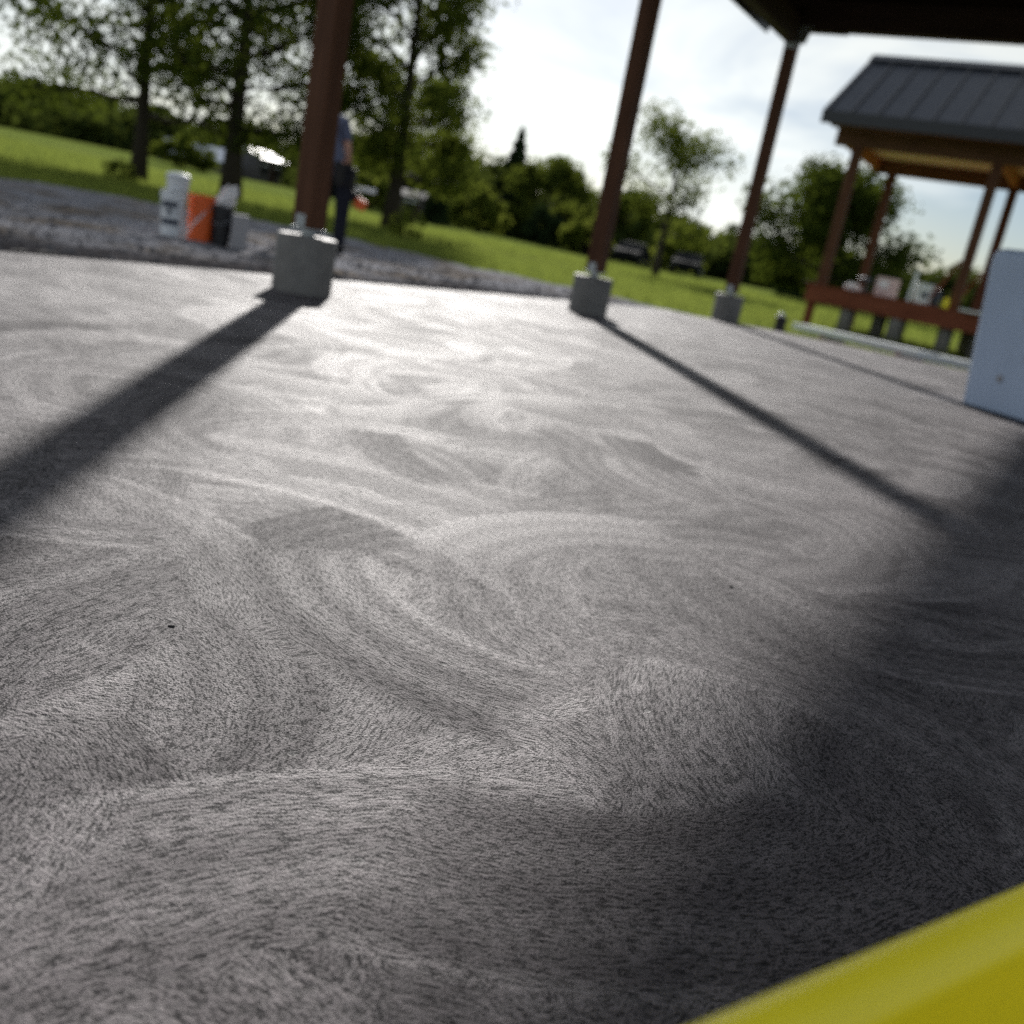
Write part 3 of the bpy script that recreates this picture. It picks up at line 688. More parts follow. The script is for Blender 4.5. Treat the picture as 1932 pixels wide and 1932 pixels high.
# deck items
lump('plastic_wrap', dloc(0.48, 0.15, DZ + 0.055), (0.14, 0.10, 0.07), 'bag', 9.1, 'crumpled grey plastic wrap on the deck left of the carton', 'plastic wrap', 0.5)
cart = thing('carton', dloc(0.98, 0.30), 'pale pink printed carton standing on the deck', 'carton', rz=AX + 0.15)
mb = MB(); mb.box((0, 0, 0.15), (0.36, 0.26, 0.30)); mb.build('body', 'pink', cart, bevel=0.004)
mb = MB(); mb.box((-0.06, -0.133, 0.19), (0.15, 0.003, 0.12)); mb.build('label', 'whitepl', cart)
for sx in (-1, 1):
    mb = MB(); mb.bar((0, sx * 0.066, 0.303), (0, sx * 0.131, 0.303), 0.36, 0.004); mb.build('flap', 'pink', cart)
dr = thing('cordless_drill', dloc(0.72, -0.05), 'dark cordless drill standing on the deck before the carton', 'drill', rz=AX)
mb = MB(); mb.box((0, 0, 0.03), (0.12, 0.07, 0.06)); mb.build('battery', 'black', dr, bevel=0.008)
mb = MB(); mb.bar((0.01, 0, 0.05), (0.0, 0, 0.19), 0.04, 0.045); mb.build('handle', 'black', dr, bevel=0.008)
mb = MB(); mb.tube([(0.07, 0, 0.21), (-0.09, 0, 0.21)], 0.036, 12); mb.build('motor_housing', 'ink', dr, smooth='auto')
mb = MB(); mb.tube([(-0.09, 0, 0.21), (-0.14, 0, 0.21)], [0.026, 0.018], 12); mb.build('chuck', 'galv', dr, smooth='auto')
dp = pail('white_pail', dloc(1.62, -0.05), 0.125, 0.145, 0.31, 'whitepl', 'white printed pail standing on the deck right of the carton', 'pail', None, rz=0.2, open_=True)
wrap(dp, 0.125, -2.4, -1.6, 0.09, 0.22, 'ink', 'label', taper=0.065); wrap(dp, 0.125, -1.4, -0.9, 0.10, 0.20, 'pink', 'label', taper=0.065)
mb = MB(); mb.box((0, 0, 0.24), (0.05, 0.025, 0.48)); st_ = mb.build('wood_offcut', 'board', None, bevel=0.003); st_.location = dloc(1.43, -0.12); st_.rotation_euler = (0, 0.05, AX)
tag(st_, 'white upright board offcut standing beside the white pail on the deck', 'board')
def bottle(name, loc, prof, mat, capmat, label):
    t = thing(name, loc, label, 'bottle'); mb = MB(); mb.lathe(prof, 20); mb.build('body', mat, t, smooth='auto')
    r_, z_ = prof[-1]; mb = MB(); mb.lathe([(r_ * 1.15, z_ - 0.01), (r_ * 1.15, z_ + 0.03)], 16); mb.build('cap', capmat, t, smooth='auto')
bottle('dark_bottle', dloc(1.86, -0.12), [(0.05, 0), (0.052, 0.01), (0.052, 0.16), (0.03, 0.21), (0.02, 0.24)], 'ink', 'black', 'dark blue bottle on the deck right of the white pail')
bottle('yellow_bottle', dloc(2.0, -0.20), [(0.045, 0), (0.047, 0.01), (0.047, 0.12), (0.03, 0.15), (0.02, 0.165)], 'yellow', 'black', 'small yellow bottle on the deck beside the dark blue bottle')
mb = MB(); mb.box((0, 0, 0.02), (0.34, 0.16, 0.035)); o = mb.build('paper_pad', 'board', None, bevel=0.004); o.location = dloc(2.40, -0.25); o.rotation_euler = (0, 0, AX - 0.1)
tag(o, 'flat pale board lying on the deck edge near its right end', 'board')

# ------------------------------------------------------------------ boards, stub, tank on the far side of the slab
def plank(a, b, w, h, label):
    mb = MB(); mb.bar(a, b, w, h); o = mb.build('white_board', 'board', None, bevel=0.004); return tag(o, label, 'board', 'white boards at the far slab edge')
plank((3.30, 12.90, -0.005), (3.98, 10.22, 0.050), 0.27, 0.085, 'long white board lying at the far slab edge before the deck')
plank((4.10, 10.55, 0.030), (5.35, 10.02, 0.030), 0.27, 0.085, 'shorter white board at the right end of the long white board')
for q in ((3.50, 12.1, -0.075), (3.90, 10.5, -0.035)):
    mb = MB(); mb.box((0, 0, 0), (0.32, 0.09, 0.09)); o = mb.build('timber_block', 'deckwood', None, bevel=0.004); o.location = q; o.rotation_euler = (0, 0, 0.2)
    tag(o, 'short dark timber block under the %s end of the long white board' % ('far' if q[1] > 11 else 'near'), 'timber block', 'blocks under the boards')
sb = thing('pipe_stub', (2.60, 11.10, -0.12), 'short black pipe stub with the sunlit glint on its top built as a white ball beside the slab corner', 'pipe')
mb = MB(); mb.lathe([(0.068, 0), (0.066, 0.01), (0.062, 0.20), (0.068, 0.205), (0.070, 0.25), (0.066, 0.256)], 24); mb.build('pipe', 'black', sb, smooth='auto')
mb = MB(); mb.ell((-0.012, 0, 0.275), (0.036, 0.036, 0.028), 16, 8); mb.build('cap', 'whitepl', sb, smooth=True)  # white ball stands in for the sun glint on the pipe's top

# tall tapered white bin at the right edge
tk = thing('storage_bin', (2.98, 5.62, 0), 'tall tapered white plastic bin at the right edge of the photo', 'bin', rz=R(-66))
def rrect(hx, hy, r, n=6):
    pts = []
    for cx, cy, a0 in ((hx - r, hy - r, 0), (-hx + r, hy - r, 90), (-hx + r, -hy + r, 180), (hx - r, -hy + r, 270)):
        for i in range(n + 1):
            a = R(a0 + 90 * i / n); pts.append((cx + r * math.cos(a), cy + r * math.sin(a)))
    return pts
mb = MB(); lv = []
for z, hx, hy, r in ((0.0, 0.34, 0.34, 0.05), (0.02, 0.35, 0.35, 0.06), (0.80, 0.415, 0.415, 0.08), (0.86, 0.42, 0.42, 0.09), (0.895, 0.41, 0.41, 0.09), (0.91, 0.385, 0.385, 0.08)):
    lv.append([(x_, y_, z) for x_, y_ in rrect(hx, hy, r)])
k = len(lv[0]); mb.v = [p for L_ in lv for p in L_]
mb.f = [(i * k + j, i * k + (j + 1) % k, (i + 1) * k + (j + 1) % k, (i + 1) * k + j) for i in range(len(lv) - 1) for j in range(k)] + [tuple(range(k - 1, -1, -1)), tuple((len(lv) - 1) * k + j for j in range(k))]
mb.build('body', 'tankpl', tk, smooth='auto')
for (u, z) in ((-0.10, 0.20), (0.05, 0.34), (-0.02, 0.55)):
    yy = -(0.352 + 0.063 * (z - .02) / .78); mb = MB(); mb.tube([(u, yy - 0.003, z), (u, yy + 0.004, z)], 0.022, 16); mb.build('plug', 'greyblock', tk, smooth='auto')

# ------------------------------------------------------------------ yellow tub close to the lens
e1 = Vector((0.815, 0.579, 0)); TB = Vector((0.1855, 0.3415, 0))
tub = thing('mixing_tub', (TB + Vector((0.579, -0.815, 0)) * 0.20), 'bright yellow plastic tub in the bottom right corner, out of focus', 'tub', rz=math.atan2(e1.y, e1.x))
mb = MB(); lv = []
for z, hx, hy, r in ((0.0, 0.25, 0.150, 0.05), (0.012, 0.255, 0.155, 0.055), (0.190, 0.268, 0.172, 0.06), (0.193, 0.292, 0.198, 0.075), (0.214, 0.300, 0.200, 0.08), (0.226, 0.297, 0.197, 0.078), (0.231, 0.288, 0.188, 0.07), (0.230, 0.272, 0.175, 0.062), (0.222, 0.266, 0.168, 0.058), (0.02, 0.248, 0.148, 0.05)):
    lv.append([(x_, y_, z) for x_, y_ in rrect(hx, hy, r)])
k = len(lv[0]); mb.v = [p for L_ in lv for p in L_]
mb.f = [(i * k + j, i * k + (j + 1) % k, (i + 1) * k + (j + 1) % k, (i + 1) * k + j) for i in range(len(lv) - 1) for j in range(k)] + [tuple(range(k - 1, -1, -1)), tuple((len(lv) - 1) * k + j for j in range(k))]
mb.build('body', 'yellow', tub, smooth='auto')
mb = MB(); mb.box((0.30, 0, 0.16), (0.02, 0.14, 0.03)); mb.build('grip', 'yellow', tub, bevel=0.006)

# ------------------------------------------------------------------ crumbs on the slab
for i, (x_, y_, sx, sy, a, lab) in enumerate(((-0.347, 0.952, 0.0042, 0.0011, 0.2, 'dark curled crumb of debris on the slab, left of centre'),
        (0.376, 1.469, 0.004, 0.0014, 0.1, 'small dark crumb on the slab, right of centre'),
        (-2.30, 4.33, 0.05, 0.02, 0.6, 'dark scrap of dirt at the left slab edge, nearer the post'), (-2.36, 4.20, 0.04, 0.02, 1.2, 'dark scrap of dirt at the left slab edge, nearer the picture border'))):
    o = lump('debris_crumb', (x_, y_, slab_z(x_, y_) + (0.0005 if i < 2 else 0.004)), (sx, sy, 0.0016 if i < 2 else 0.010), 'crumb', i * 3.7, lab, 'debris', 0.6, 'dark crumbs on the slab', sub=1); o.rotation_euler = (0, 0, a)
for i, (x_, y_, lab) in enumerate(((-0.371, 7.90, 'small pale stone on the slab edge between the first two posts'), (-2.30, 4.55, 'small pale stone on the slab edge left of the first post'))):
    lump('edge_stone', (x_, y_, slab_z(x_, y_) + 0.008), (0.022, 0.016, 0.014), 'stone', i + 20, lab, 'stone', 0.4, sub=1)

# ------------------------------------------------------------------ worker behind the first post
PX, PY, PZ = -2.63, 10.96, -0.125
wk = thing('person', (PX, PY, PZ), 'person in blue-grey shirt and navy trousers with tool belt, half hidden behind first post', 'person')
def skin_obj(name, verts, edges, radii, mat, parent, sub=2, root=0):
    me = bpy.data.meshes.new(name); me.from_pydata(verts, edges, []); o = link(name, me, mat, parent)
    o.modifiers.new('skin', 'SKIN').use_smooth_shade = True
    sv = me.skin_vertices[0].data
    for i, r_ in enumerate(radii): sv[i].radius = r_ if hasattr(r_, '__len__') else (r_, r_); sv[i].use_root = (i == root)
    s_ = o.modifiers.new('sub', 'SUBSURF'); s_.levels = sub; s_.render_levels = sub; return o
L = -0.15   # upper body leans to the left
bv = [(0, 0, .92), (L * .3, 0, 1.06), (L * .8, 0, 1.27), (L * 1.1, 0.01, 1.40), (L * 1.35, .02, 1.50), (L * 1.55, .03, 1.56), (L * 1.7, .035, 1.65), (L * 1.75, .03, 1.73),
      (.10, 0, .86), (.115, .02, .48), (.125, -.02, .09), (.13, .12, .045),
      (-.10, 0, .86), (-.13, .03, .48), (-.16, .02, .09), (-.17, .15, .045),
      (L + .17, 0, 1.385), (L + .245, .02, 1.13), (L + .265, .10, .89), (L + .27, .13, .82),
      (L - .17, 0, 1.385), (L - .23, .03, 1.13), (L - .22, .14, .93), (L - .22, .18, .87)]
be = [(0, 1), (1, 2), (2, 3), (3, 4), (4, 5), (5, 6), (6, 7), (0, 8), (8, 9), (9, 10), (10, 11), (0, 12), (12, 13), (13, 14), (14, 15), (3, 16), (16, 17), (17, 18), (18, 19), (3, 20), (20, 21), (21, 22), (22, 23)]
br_ = [(.10, .07), (.12, .08), (.145, .105), (.11, .085), (.058, .062), (.075, .09), (.082, .10), (.05, .06), .068, .060, .042, .018, .068, .060, .042, .018, .062, .042, .030, .034, .062, .042, .030, .034]
skin_obj('body', bv, be, br_, 'skin', wk)
# clothing as closed shells just outside the body
skin_obj('trousers', [(0, 0, .98), (.10, 0, .84), (.116, .02, .48), (.127, -.02, .05), (-.10, 0, .84), (-.13, .03, .48), (-.16, .02, .05)], [(0, 1), (1, 2), (2, 3), (0, 4), (4, 5), (5, 6)], [(.168, .128), .112, .088, .072, .112, .088, .072], 'trouser', wk)
skin_obj('shirt', [(L * .05, 0, .84), (L * .3, 0, 1.08), (L * .8, 0, 1.27), (L * 1.1, 0, 1.40), (L * 1.3, 0, 1.46), (L + .18, 0, 1.385), (L + .235, .012, 1.20), (L - .18, 0, 1.385), (L - .225, .015, 1.20)], [(0, 1), (1, 2), (2, 3), (3, 4), (3, 5), (5, 6), (3, 7), (7, 8)],
         [(.175, .13), (.168, .122), (.178, .132), (.142, .112), (.085, .085), .080, .066, .080, .066], 'shirt', wk)
for (bx_, by_) in ((.128, .04), (-.165, .07)):
    skin_obj('boot', [(bx_, by_ - .06, .13), (bx_, by_ - .03, .06), (bx_, by_ + .03, .055), (bx_ + .005, by_ + .14, .042)], [(0, 1), (1, 2), (2, 3)], [.062, .066, .060, .050], 'leather', wk, 2, 0)
mb = MB(); mb.ell((L * 1.72, .03, 1.715), (.088, .108, .085), 18, 10); mb.ell((L * 1.72, .13, 1.70), (.075, .075, .010), 14, 6); mb.build('cap', 'cap', wk, smooth=True)
mb = MB()
for z, kx, ky in ((.93, 1, 1), (.98, 1, 1)):
    for q in range(24):
        a = 2 * math.pi * q / 24; mb.v.append((.185 * math.cos(a), .142 * math.sin(a), z))
mb.f = [(q, (q + 1) % 24, 24 + (q + 1) % 24, 24 + q) for q in range(24)]
mb.build('belt', 'leather', wk, smooth=True)
for (x_, y_, z_) in ((.18, -.03, .84), (-.17, -.05, .84), (.08, -.13, .85)):
    mb = MB(); mb.box((x_, y_, z_), (.11, .09, .22)); mb.build('tool_pouch', 'leather', wk, bevel=.02)
# right hand: five fingers closed on the saw handle
hx, hy, hz = L + .272, .14, .80
for q in range(4):
    o_ = -.030 + q * .021; ln = (.9, 1.0, .95, .8)[q]
    skin_obj('finger', [(hx - .012, hy + o_, hz - .005), (hx + .025, hy + o_, hz - .035 * ln), (hx + .020, hy + o_, hz - .066 * ln), (hx - .010, hy + o_, hz - .078 * ln)], [(0, 1), (1, 2), (2, 3)], [.010, .0095, .009, .008], 'skin', wk, 1)
skin_obj('thumb', [(hx - .015, hy + .036, hz + .005), (hx - .030, hy + .050, hz - .025), (hx - .018, hy + .046, hz - .055)], [(0, 1), (1, 2)], [.012, .011, .009], 'skin', wk, 1)
# power saw in the hand
sw = thing('power_saw', (PX + hx, PY + hy, PZ + hz - .05), 'orange and black power saw with silver bar held at the worker\'s side', 'power tool')
mb = MB(); mb.tube([(.0, -.075, 0), (.0, .075, 0)], .016, 10); mb.build('handle', 'black', sw, smooth='auto')
mb = MB(); mb.box((.05, 0, -.075), (.15, .10, .07)); mb.build('motor_housing', 'black', sw, bevel=.015)
mb = MB(); mb.box((.165, -.02, -.165), (.13, .10, .12), M4=Matrix.Rotation(.35, 3, 'Y')); mb.build('body_cover', 'orange', sw, bevel=.02)
mb = MB(); mb.box((.075, .0, -.115), (.12, .05, .06)); mb.build('bracket', 'black', sw, bevel=.01)
mb = MB(); mb.box((.185, -.03, .0), (.28, .012, .05)); mb.build('guide_bar', 'whitepl', sw, bevel=.004)
mb = MB(); mb.box((.04, -.015, .0), (.05, .05, .04)); mb.build('clamp', 'whitepl', sw, bevel=.006)

# ------------------------------------------------------------------ trees
def leaf_quads(pts, nrm, size, rng):
    n_ = len(pts); a = rng.normal(size=(n_, 3)); a += nrm * 0.4; a /= np.linalg.norm(a, axis=1)[:, None]
    t_ = rng.normal(size=(n_, 3)); u_ = np.cross(a, t_); u_ /= np.linalg.norm(u_, axis=1)[:, None]; v_ = np.cross(a, u_)
    s_ = size * rng.uniform(.55, 1.25, (n_, 1))
    q = np.stack([pts - u_ * s_ * .5, pts + v_ * s_ * .32 - a * s_ * .06, pts + u_ * s_ * .5, pts - v_ * s_ * .32 - a * s_ * .06], 1)
    return q.reshape(-1, 3)

def broad_tree(name, base, H, crown_r, clear, tr, nleaf, leaf, seed, label, mat='leaf', group=None, limbs=11, spread=0.22, squash=1.0, sub=5, lean=0.0, cat='tree', sparse=1.0, elev0=-4):
    """tapered trunk, ascending limbs and twigs; leaves cluster round the twigs, so sky shows between"""
    rng = np.random.default_rng(seed); t = thing(name, base, label, cat, group)
    mb = MB(); K = 7; tp = []
    for i in range(K + 1):
        f = i / K; tp.append(Vector((lean * f * H + .05 * H * .3 * mnoise.noise(Vector((f * 2.2, seed, 0))), .05 * H * .3 * mnoise.noise(Vector((f * 2.2, seed, 9))), f * H * .92 - .05)))
    mb.tube(tp, [tr * (1.35 if i == 0 else 1) * (1 - .88 * (i / K)) + .01 for i in range(K + 1)], 9)
    tips = []; csz = []
    def at(f):
        x_ = f * K; i = min(K - 1, int(x_)); return tp[i].lerp(tp[i + 1], x_ - i)
    for l in range(limbs):
        f = clear + (0.93 - clear) * (l + rng.uniform(0, .8)) / limbs; a = l * 2.4 + rng.uniform(-.5, .5); p0 = at(f)
        prof = math.sin(math.pi * min(1, max(.0, (f - clear) / (1.02 - clear)) * .78 + .16)) ** .7
        ln = crown_r * prof * rng.uniform(.75, 1.15); el = R(elev0 + (60 - elev0) * f + rng.uniform(-8, 10))
        dirv = Vector((math.cos(a), math.sin(a), math.tan(el) * squash)).normalized()
        pts = [p0]; 
        for s_ in range(1, 5):
            q = p0 + dirv * ln * s_ / 4 + Vector(rng.normal(0, .035 * ln, 3)) + Vector((0, 0, -.05 * ln * (s_ / 4) ** 2)); pts.append(q)
        r0 = max(.02, tr * .5 * (1 - f * .6)); mb.tube(pts, [r0 * (1 - .8 * s_ / 4) + .006 for s_ in range(5)], 6, caps=False)
        for k_ in range(sub):
            g = rng.uniform(.35, 1.0); i = min(3, int(g * 4)); b0 = pts[i].lerp(pts[i + 1], g * 4 - i)
            tl = ln * rng.uniform(.22, .46); ta = a + rng.uniform(-1.3, 1.3); te = rng.uniform(-.25, 1.0)
            tv = Vector((math.cos(ta) * math.cos(te), math.sin(ta) * math.cos(te), math.sin(te)))
            mid_ = b0 + tv * tl * .5 + Vector(rng.normal(0, .05 * tl, 3)); e_ = b0 + tv * tl
            mb.tube([b0, mid_, e_], [r0 * .32 + .004, r0 * .2 + .004, .005], 4, caps=False)
            for w_ in (.45, .75, 1.0):
                tips.append(b0.lerp(e_, w_)); csz.append(spread * crown_r * rng.uniform(.6, 1.25))
        tips.append(pts[-1]); csz.append(spread * crown_r)
    mb.build('trunk', 'bark', t, smooth=True, fix=False)
    tips = np.array([tuple(p) for p in tips]); csz = np.array(csz)
    keep = rng.random(len(tips)) < sparse
    idx = rng.choice(np.where(keep)[0], nleaf); off = rng.normal(size=(nleaf, 3)); off *= np.minimum(1, 1.7 / (np.linalg.norm(off, axis=1)[:, None] + 1e-6)); off = off * csz[idx][:, None] * np.array([1, 1, .72])
    pts = tips[idx] + off
    ok = pts[:, 2] > H * clear * .75; pts = pts[ok]
    me = fast_mesh('crown', leaf_quads(pts, off[ok] / (np.linalg.norm(off[ok], axis=1)[:, None] + 1e-6), leaf, rng), None, 4)
    link('crown', me, mat, t); return t

def bush(name, base, rx, ry, h, nleaf, leaf, seed, label, mat='leaf', group=None, cone=False, cat='bush'):
    rng = np.random.default_rng(seed); t = thing(name, base, label, cat, group)
    mb = MB()
    if cone: mb.tube([(0, 0, -.1), (0, 0, h * .5), (0, 0, h)], [.03 * h, .02 * h, .01], 7)
    else:
        for k_ in range(5):
            a = k_ * 1.26 + seed; mb.tube([(0.05 * math.cos(a), .05 * math.sin(a), -.1), (rx * .3 * math.cos(a), ry * .3 * math.sin(a), h * .4), (rx * .6 * math.cos(a), ry * .6 * math.sin(a), h * .8)], [.02 * h, .014 * h, .006 * h], 5)
    mb.build('trunk', 'bark', t, smooth=True, fix=False)
    d_ = rng.normal(size=(nleaf, 3)); d_ /= np.linalg.norm(d_, axis=1)[:, None]
    if cone:
        f = rng.random(nleaf) ** .7; f = 1 - f; a = rng.uniform(0, 6.283, nleaf)
        tier = (f * 11) % 1.0; rr = (1 - f) ** .85 * (.55 + .55 * (1 - tier)) * rng.uniform(.35, 1.0, nleaf) ** .5
        pts = np.stack([rx * rr * np.cos(a), ry * rr * np.sin(a), .04 * h + f * h * .97 - .06 * h * rr], 1); nn = np.stack([np.cos(a), np.sin(a), .3 + 0 * a], 1)
    else:
        nc = 38; cc = rng.normal(size=(nc, 3)); cc /= np.linalg.norm(cc, axis=1)[:, None]; cc[:, 2] = np.abs(cc[:, 2]) * 1.1 - .15
        cc *= rng.uniform(.45, .95, (nc, 1)); i = rng.integers(0, nc, nleaf)
        pts = (cc[i] + d_ * rng.uniform(0, .34, (nleaf, 1)) ** .6 * .42) * np.array([rx, ry, h * .82]) + np.array([0, 0, h * .22]); nn = d_
        pts[:, 2] = np.maximum(pts[:, 2], .02)
    link('crown', fast_mesh('crown', leaf_quads(pts, nn, leaf, rng), None, 4), mat, t); return t

def G(x_, y_): return (x_, y_, gz(x_, y_))
broad_tree('maple_tree', G(-12.34, 28.0), 10.5, 4.6, .17, .20, 18000, .20, 21, 'leftmost maple on the lawn, slender dark trunk behind the white pails', 'leaf', 'maples on the lawn', limbs=20, sub=7, spread=.16)
broad_tree('maple_tree', G(-9.72, 28.2), 11.0, 4.5, .19, .26, 20000, .20, 34, 'maple with thick dark trunk right of the pails, second from the left', 'leaf', 'maples on the lawn', limbs=21, sub=7, spread=.16)
broad_tree('maple_tree', G(-5.54, 31.0), 9.6, 2.8, .15, .25, 16000, .20, 147, 'maple just right of the first post behind the worker', 'leaf2', 'maples on the lawn', limbs=20, sub=7, spread=.16)
broad_tree('young_tree', G(3.49, 36.0), 5.3, 2.2, .30, .13, 3600, .19, 58, 'small sparse young tree between the second and third posts', 'leaf2', None, limbs=10, sparse=.7)
broad_tree('round_tree', G(12.4, 47.0), 5.4, 3.3, .12, .30, 16000, .28, 63, 'broad dense round tree behind the deck pavilion', 'leaf', None, limbs=18, sub=6, spread=.2)
# background trees one can tell apart
bush('spruce_tree', G(-5.3, 86.0), 2.7, 2.7, 9.0, 5000, .42, 71, 'tall pointed spruce rising above the treeline left of the second post', 'needle', None, True, 'tree')
bush('cedar_tree', G(-8.2, 62.0), 0.9, 0.9, 3.9, 3000, .26, 72, 'narrow dark cedar right of the third maple trunk', 'needle', None, True, 'tree')
bush('round_shrub', G(-1.5, 70.0), 1.9, 1.9, 2.9, 4000, .30, 73, 'dark rounded evergreen shrub left of the second post', 'needle')
bush('light_shrub', G(-6.0, 67.0), 2.2, 1.9, 3.3, 4000, .34, 74, 'light green rounded shrub in front of the spruce', 'leaf3')
bush('light_shrub', G(1.5, 66.0), 1.9, 1.8, 3.0, 3500, .34, 75, 'light green shrub just left of the second post', 'leaf3')
bush('light_shrub', G(-12.2, 61.0), 1.6, 1.6, 2.5, 3000, .30, 76, 'light green shrub beside the third maple trunk', 'leaf3')
bush('low_shrub', G(-24.6, 62.0), 2.4, 1.8, 2.0, 3000, .30, 77, 'low olive shrub between the first two maple trunks', 'leaf2')
bush('weed_clump', G(-3.7, 23.0), .50, .45, .80, 420, .12, 78, 'tall green weed clump right of the third maple', 'leaf3', cat='plant')
bush('weed_clump', G(-11.2, 24.3), .5, .4, .62, 320, .12, 79, 'small green weed clump left of the white pails', 'leaf3', cat='plant')
bush('light_shrub', G(7.5, 66.0), 2.2, 1.9, 3.6, 3500, .34, 81, 'light green shrub between second and third posts behind the young tree', 'leaf3')
bush('cedar_tree', G(14.5, 60.0), 1.5, 1.5, 5.0, 3000, .34, 82, 'dark cedar just right of the third post', 'needle', None, True, 'tree')
broad_tree('edge_tree', G(-2.0, 78.0), 6.2, 3.0, .15, .2, 5000, .40, 83, 'green tree at the wood edge right of the spruce', 'leaf2', limbs=12, spread=.2)
broad_tree('edge_tree', G(-13.5, 80.0), 10.0, 4.2, .15, .25, 6000, .42, 84, 'green tree at the wood edge behind the third maple', 'leaf', limbs=12, spread=.2)
broad_tree('edge_tree', G(4.6, 80.0), 5.0, 2.2, .15, .2, 4500, .38, 85, 'small pointed tree at the wood edge left of the second post', 'leaf', limbs=12, spread=.2)

# the wood behind: one mass
rng = np.random.default_rng(99); allp = []; alln = []
mbw = MB()
prof_x = [-75, -58, -45, -34, -24, -14, -6, 1, 8, 15, 24, 34, 46, 60, 80]; prof_h = [5, 4.6, 4.0, 4.0, 5.0, 6.8, 6.4, 5.8, 4.8, 4.4, 4.4, 4.0, 4.6, 5, 6]
for i in range(230):
    x_ = -78 + 160 * ((i % 150) + rng.uniform(0, 1)) / 150 if i < 150 else -85 + 175 * (i - 150 + rng.uniform(0, 1)) / 80; y_ = (rng.uniform(84, 106) if i < 150 else rng.uniform(108, 118)) + abs(x_) * .08
    h_ = float(np.interp(x_, prof_x, prof_h)) * rng.uniform(.72, 1.08) * y_ / 92; z_ = gz(x_, y_); cr = rng.uniform(1.7, 3.0)
    nl = 900; nc = 20; cc = rng.normal(size=(nc, 3)) * np.array([.5, .5, .36]); k_ = rng.integers(0, nc, nl)
    p = cc[k_] + rng.normal(size=(nl, 3)) * .20; p = p * np.array([cr, cr, h_ * .55]) + np.array([x_, y_, z_ + h_ * .56]); p[:, 2] = np.clip(p[:, 2], z_ + .1, z_ + h_ * 1.05)
    allp.append(p); alln.append(cc[k_]); mbw.tube([(x_, y_, z_ - .2), (x_ + rng.normal(0, .2), y_, z_ + h_ * .5), (x_, y_, z_ + h_ * .85)], [.18, .12, .03], 5)
    if i % 2 == 0:     # understorey at the wood edge
        nl = 420; yy = y_ - rng.uniform(4, 9); p = rng.normal(size=(nl, 3)) * np.array([1.7, 1.0, .8]) + np.array([x_, yy, gz(x_, yy) + 1.1]); p[:, 2] = np.maximum(p[:, 2], gz(x_, yy)); allp.append(p); alln.append(np.zeros((nl, 3)) + .1)
wd = link('woodland', fast_mesh('woodland', leaf_quads(np.concatenate(allp), np.concatenate(alln), .72, rng), None, 4), 'wood_far')
stuff(tag(wd, 'continuous green wood closing off the far side of the field', 'woodland'))
tw = mbw.build('trunks', 'bark', wd, fix=False); stuff(tw)

# ------------------------------------------------------------------ far buildings and cars
def barn(name, x0, x1, y_, depth, hw, rise, roofmat, label, rz=0.0, wins=2):
    z_ = gz((x0 + x1) / 2, y_); t = thing(name, ((x0 + x1) / 2, y_, z_), label, 'building', rz=rz); hx_ = (x1 - x0) / 2
    mb = MB(); mb.box((0, 0, hw / 2 - .1), (2 * hx_, depth, hw + .2))
    for sx in (-1, 1): mb.add([(sx * hx_, -depth / 2, hw), (sx * hx_, depth / 2, hw), (sx * hx_, 0, hw + rise)], [(0, 1, 2)])
    mb.build('wall', 'barnwall', t)
    for sy in (-1, 1):
        mb = MB(); mb.bar((0, sy * (depth / 2 + .3), hw - .05), (0, 0, hw + rise + .03), 2 * hx_ + .5, .08); mb.build('roof', roofmat, t)
    for k_ in range(wins):
        xx = -hx_ + 2 * hx_ * (k_ + .5) / wins; mb = MB(); mb.box((xx, -depth / 2 - .03, hw * .5), (.7, .06, .7)); wdo = mb.build('window', 'glass', t)
        mb = MB(); mb.box((xx, -depth / 2 - .05, hw * .5 + .39), (.86, .08, .08)); mb.build('frame', 'board', wdo)
    mb = MB(); mb.box((hx_ * .2, -depth / 2 - .025, hw * .42), (.9, .05, hw * .84)); mb.build('door', 'beamx', t)
barn('farm_shed', -30.0, -25.4, 73.0, 4.0, 0.75, 0.9, 'blueroof', 'low farm shed with blue-grey metal roof left of the second maple trunk')
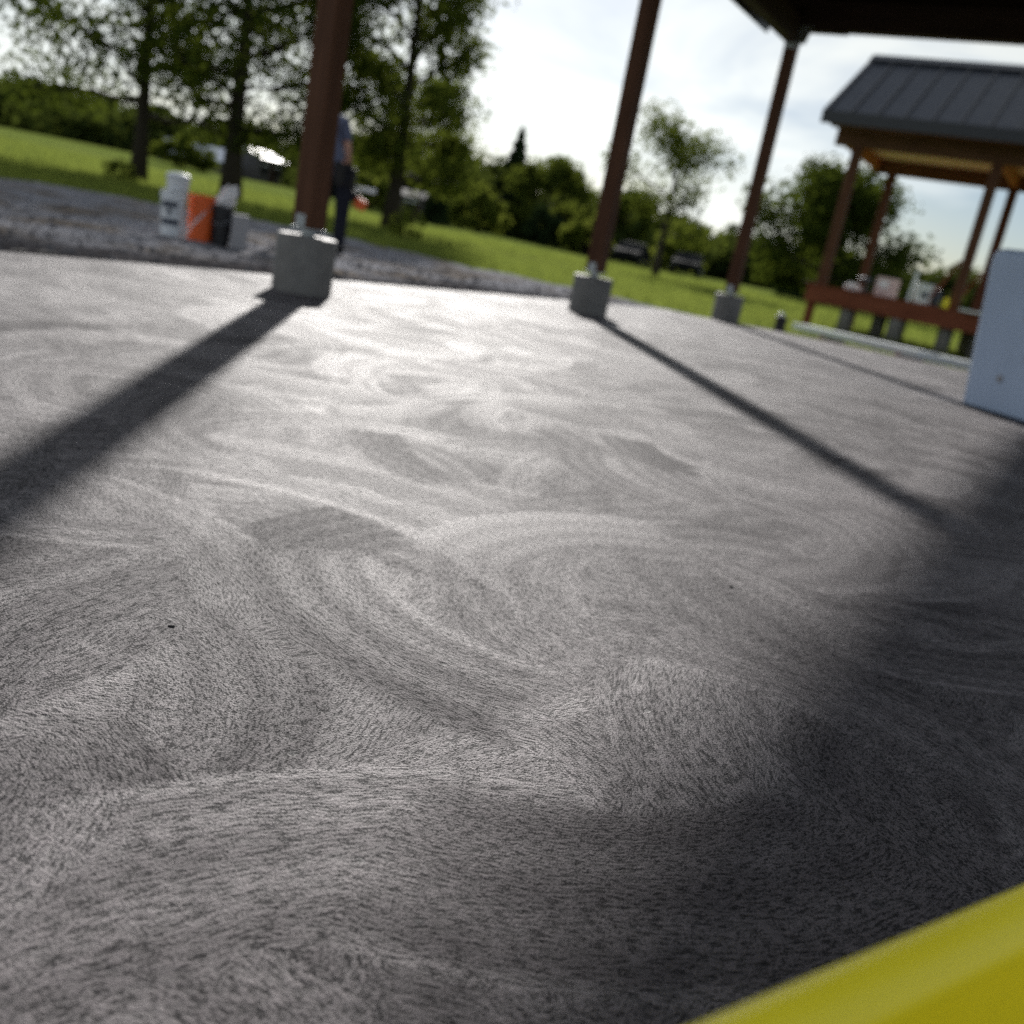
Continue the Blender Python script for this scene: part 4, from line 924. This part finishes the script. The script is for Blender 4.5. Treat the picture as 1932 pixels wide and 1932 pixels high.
barn('barn', -27.0, -23.2, 78.0, 2.6, 1.75, 0.55, 'barnroof', 'dark barn with bright white metal roof right of the second maple trunk', rz=R(78))
barn('garden_hut', -10.2, -9.0, 60.5, 1.2, 1.35, 0.3, 'barnwall', 'small dark-roofed hut in the shade right of the third maple', wins=1)

def car(loc, rz, paint, label):
    t = thing('parked_car', loc, label, 'car', 'cars parked before the wood', rz)
    prof = [(-2.1, .35), (-2.15, .7), (-2.0, .86), (-1.1, .95), (-.55, 1.38), (.9, 1.42), (1.65, 1.02), (2.1, .95), (2.15, .4)]
    def shell(pr, w0, w1):
        mb = MB(); k_ = len(pr); vs_ = []
        for sy in (-1, 1):
            for (x_, z_) in pr: vs_.append((x_, sy * (w0 if z_ < .97 else w1), z_))
        mb.add(vs_, [tuple(range(k_)), tuple(range(2 * k_ - 1, k_ - 1, -1))] + [(i, (i + 1) % k_, k_ + (i + 1) % k_, k_ + i) for i in range(k_)]); return mb
    shell(prof, .88, .70).build('body', paint, t, bevel=.05)
    for sy in (-1, 1):
        mb = MB(); mb.add([(-.95, sy * .875, .99), (1.45, sy * .875, 1.02), (.85, sy * .722, 1.36), (-.5, sy * .722, 1.33)], [(0, 1, 2, 3)]); mb.build('window', 'glass', t)
    mb = MB(); mb.add([(-1.10, -.74, .985), (-1.10, .74, .985), (-.60, .62, 1.365), (-.60, -.62, 1.365)], [(0, 1, 2, 3)]); mb.build('windscreen', 'glass', t)
    for sx in (-1.35, 1.35):
        for sy in (-.84, .84):
            mb = MB(); mb.tube([(sx, sy - .1, .32), (sx, sy + .1, .32)], .32, 18); wh = mb.build('wheel', 'tyre', t)
            mb = MB(); mb.tube([(sx, sy * 1.125, .32), (sx, sy * 1.145, .32)], .2, 14); mb.build('rim', 'galv', wh)
    for sy in (-.62, .62):
        mb = MB(); mb.box((-2.10, sy, .74), (.10, .30, .12)); mb.build('headlight', 'lamp', t, bevel=.02)
car(G(7.9, 62.0), R(80), 'carpaint', 'dark parked car before the wood, midway between the second and third posts')
car(G(4.4, 63.0), R(75), 'carpaint', 'dark parked car before the wood, just right of the second post')
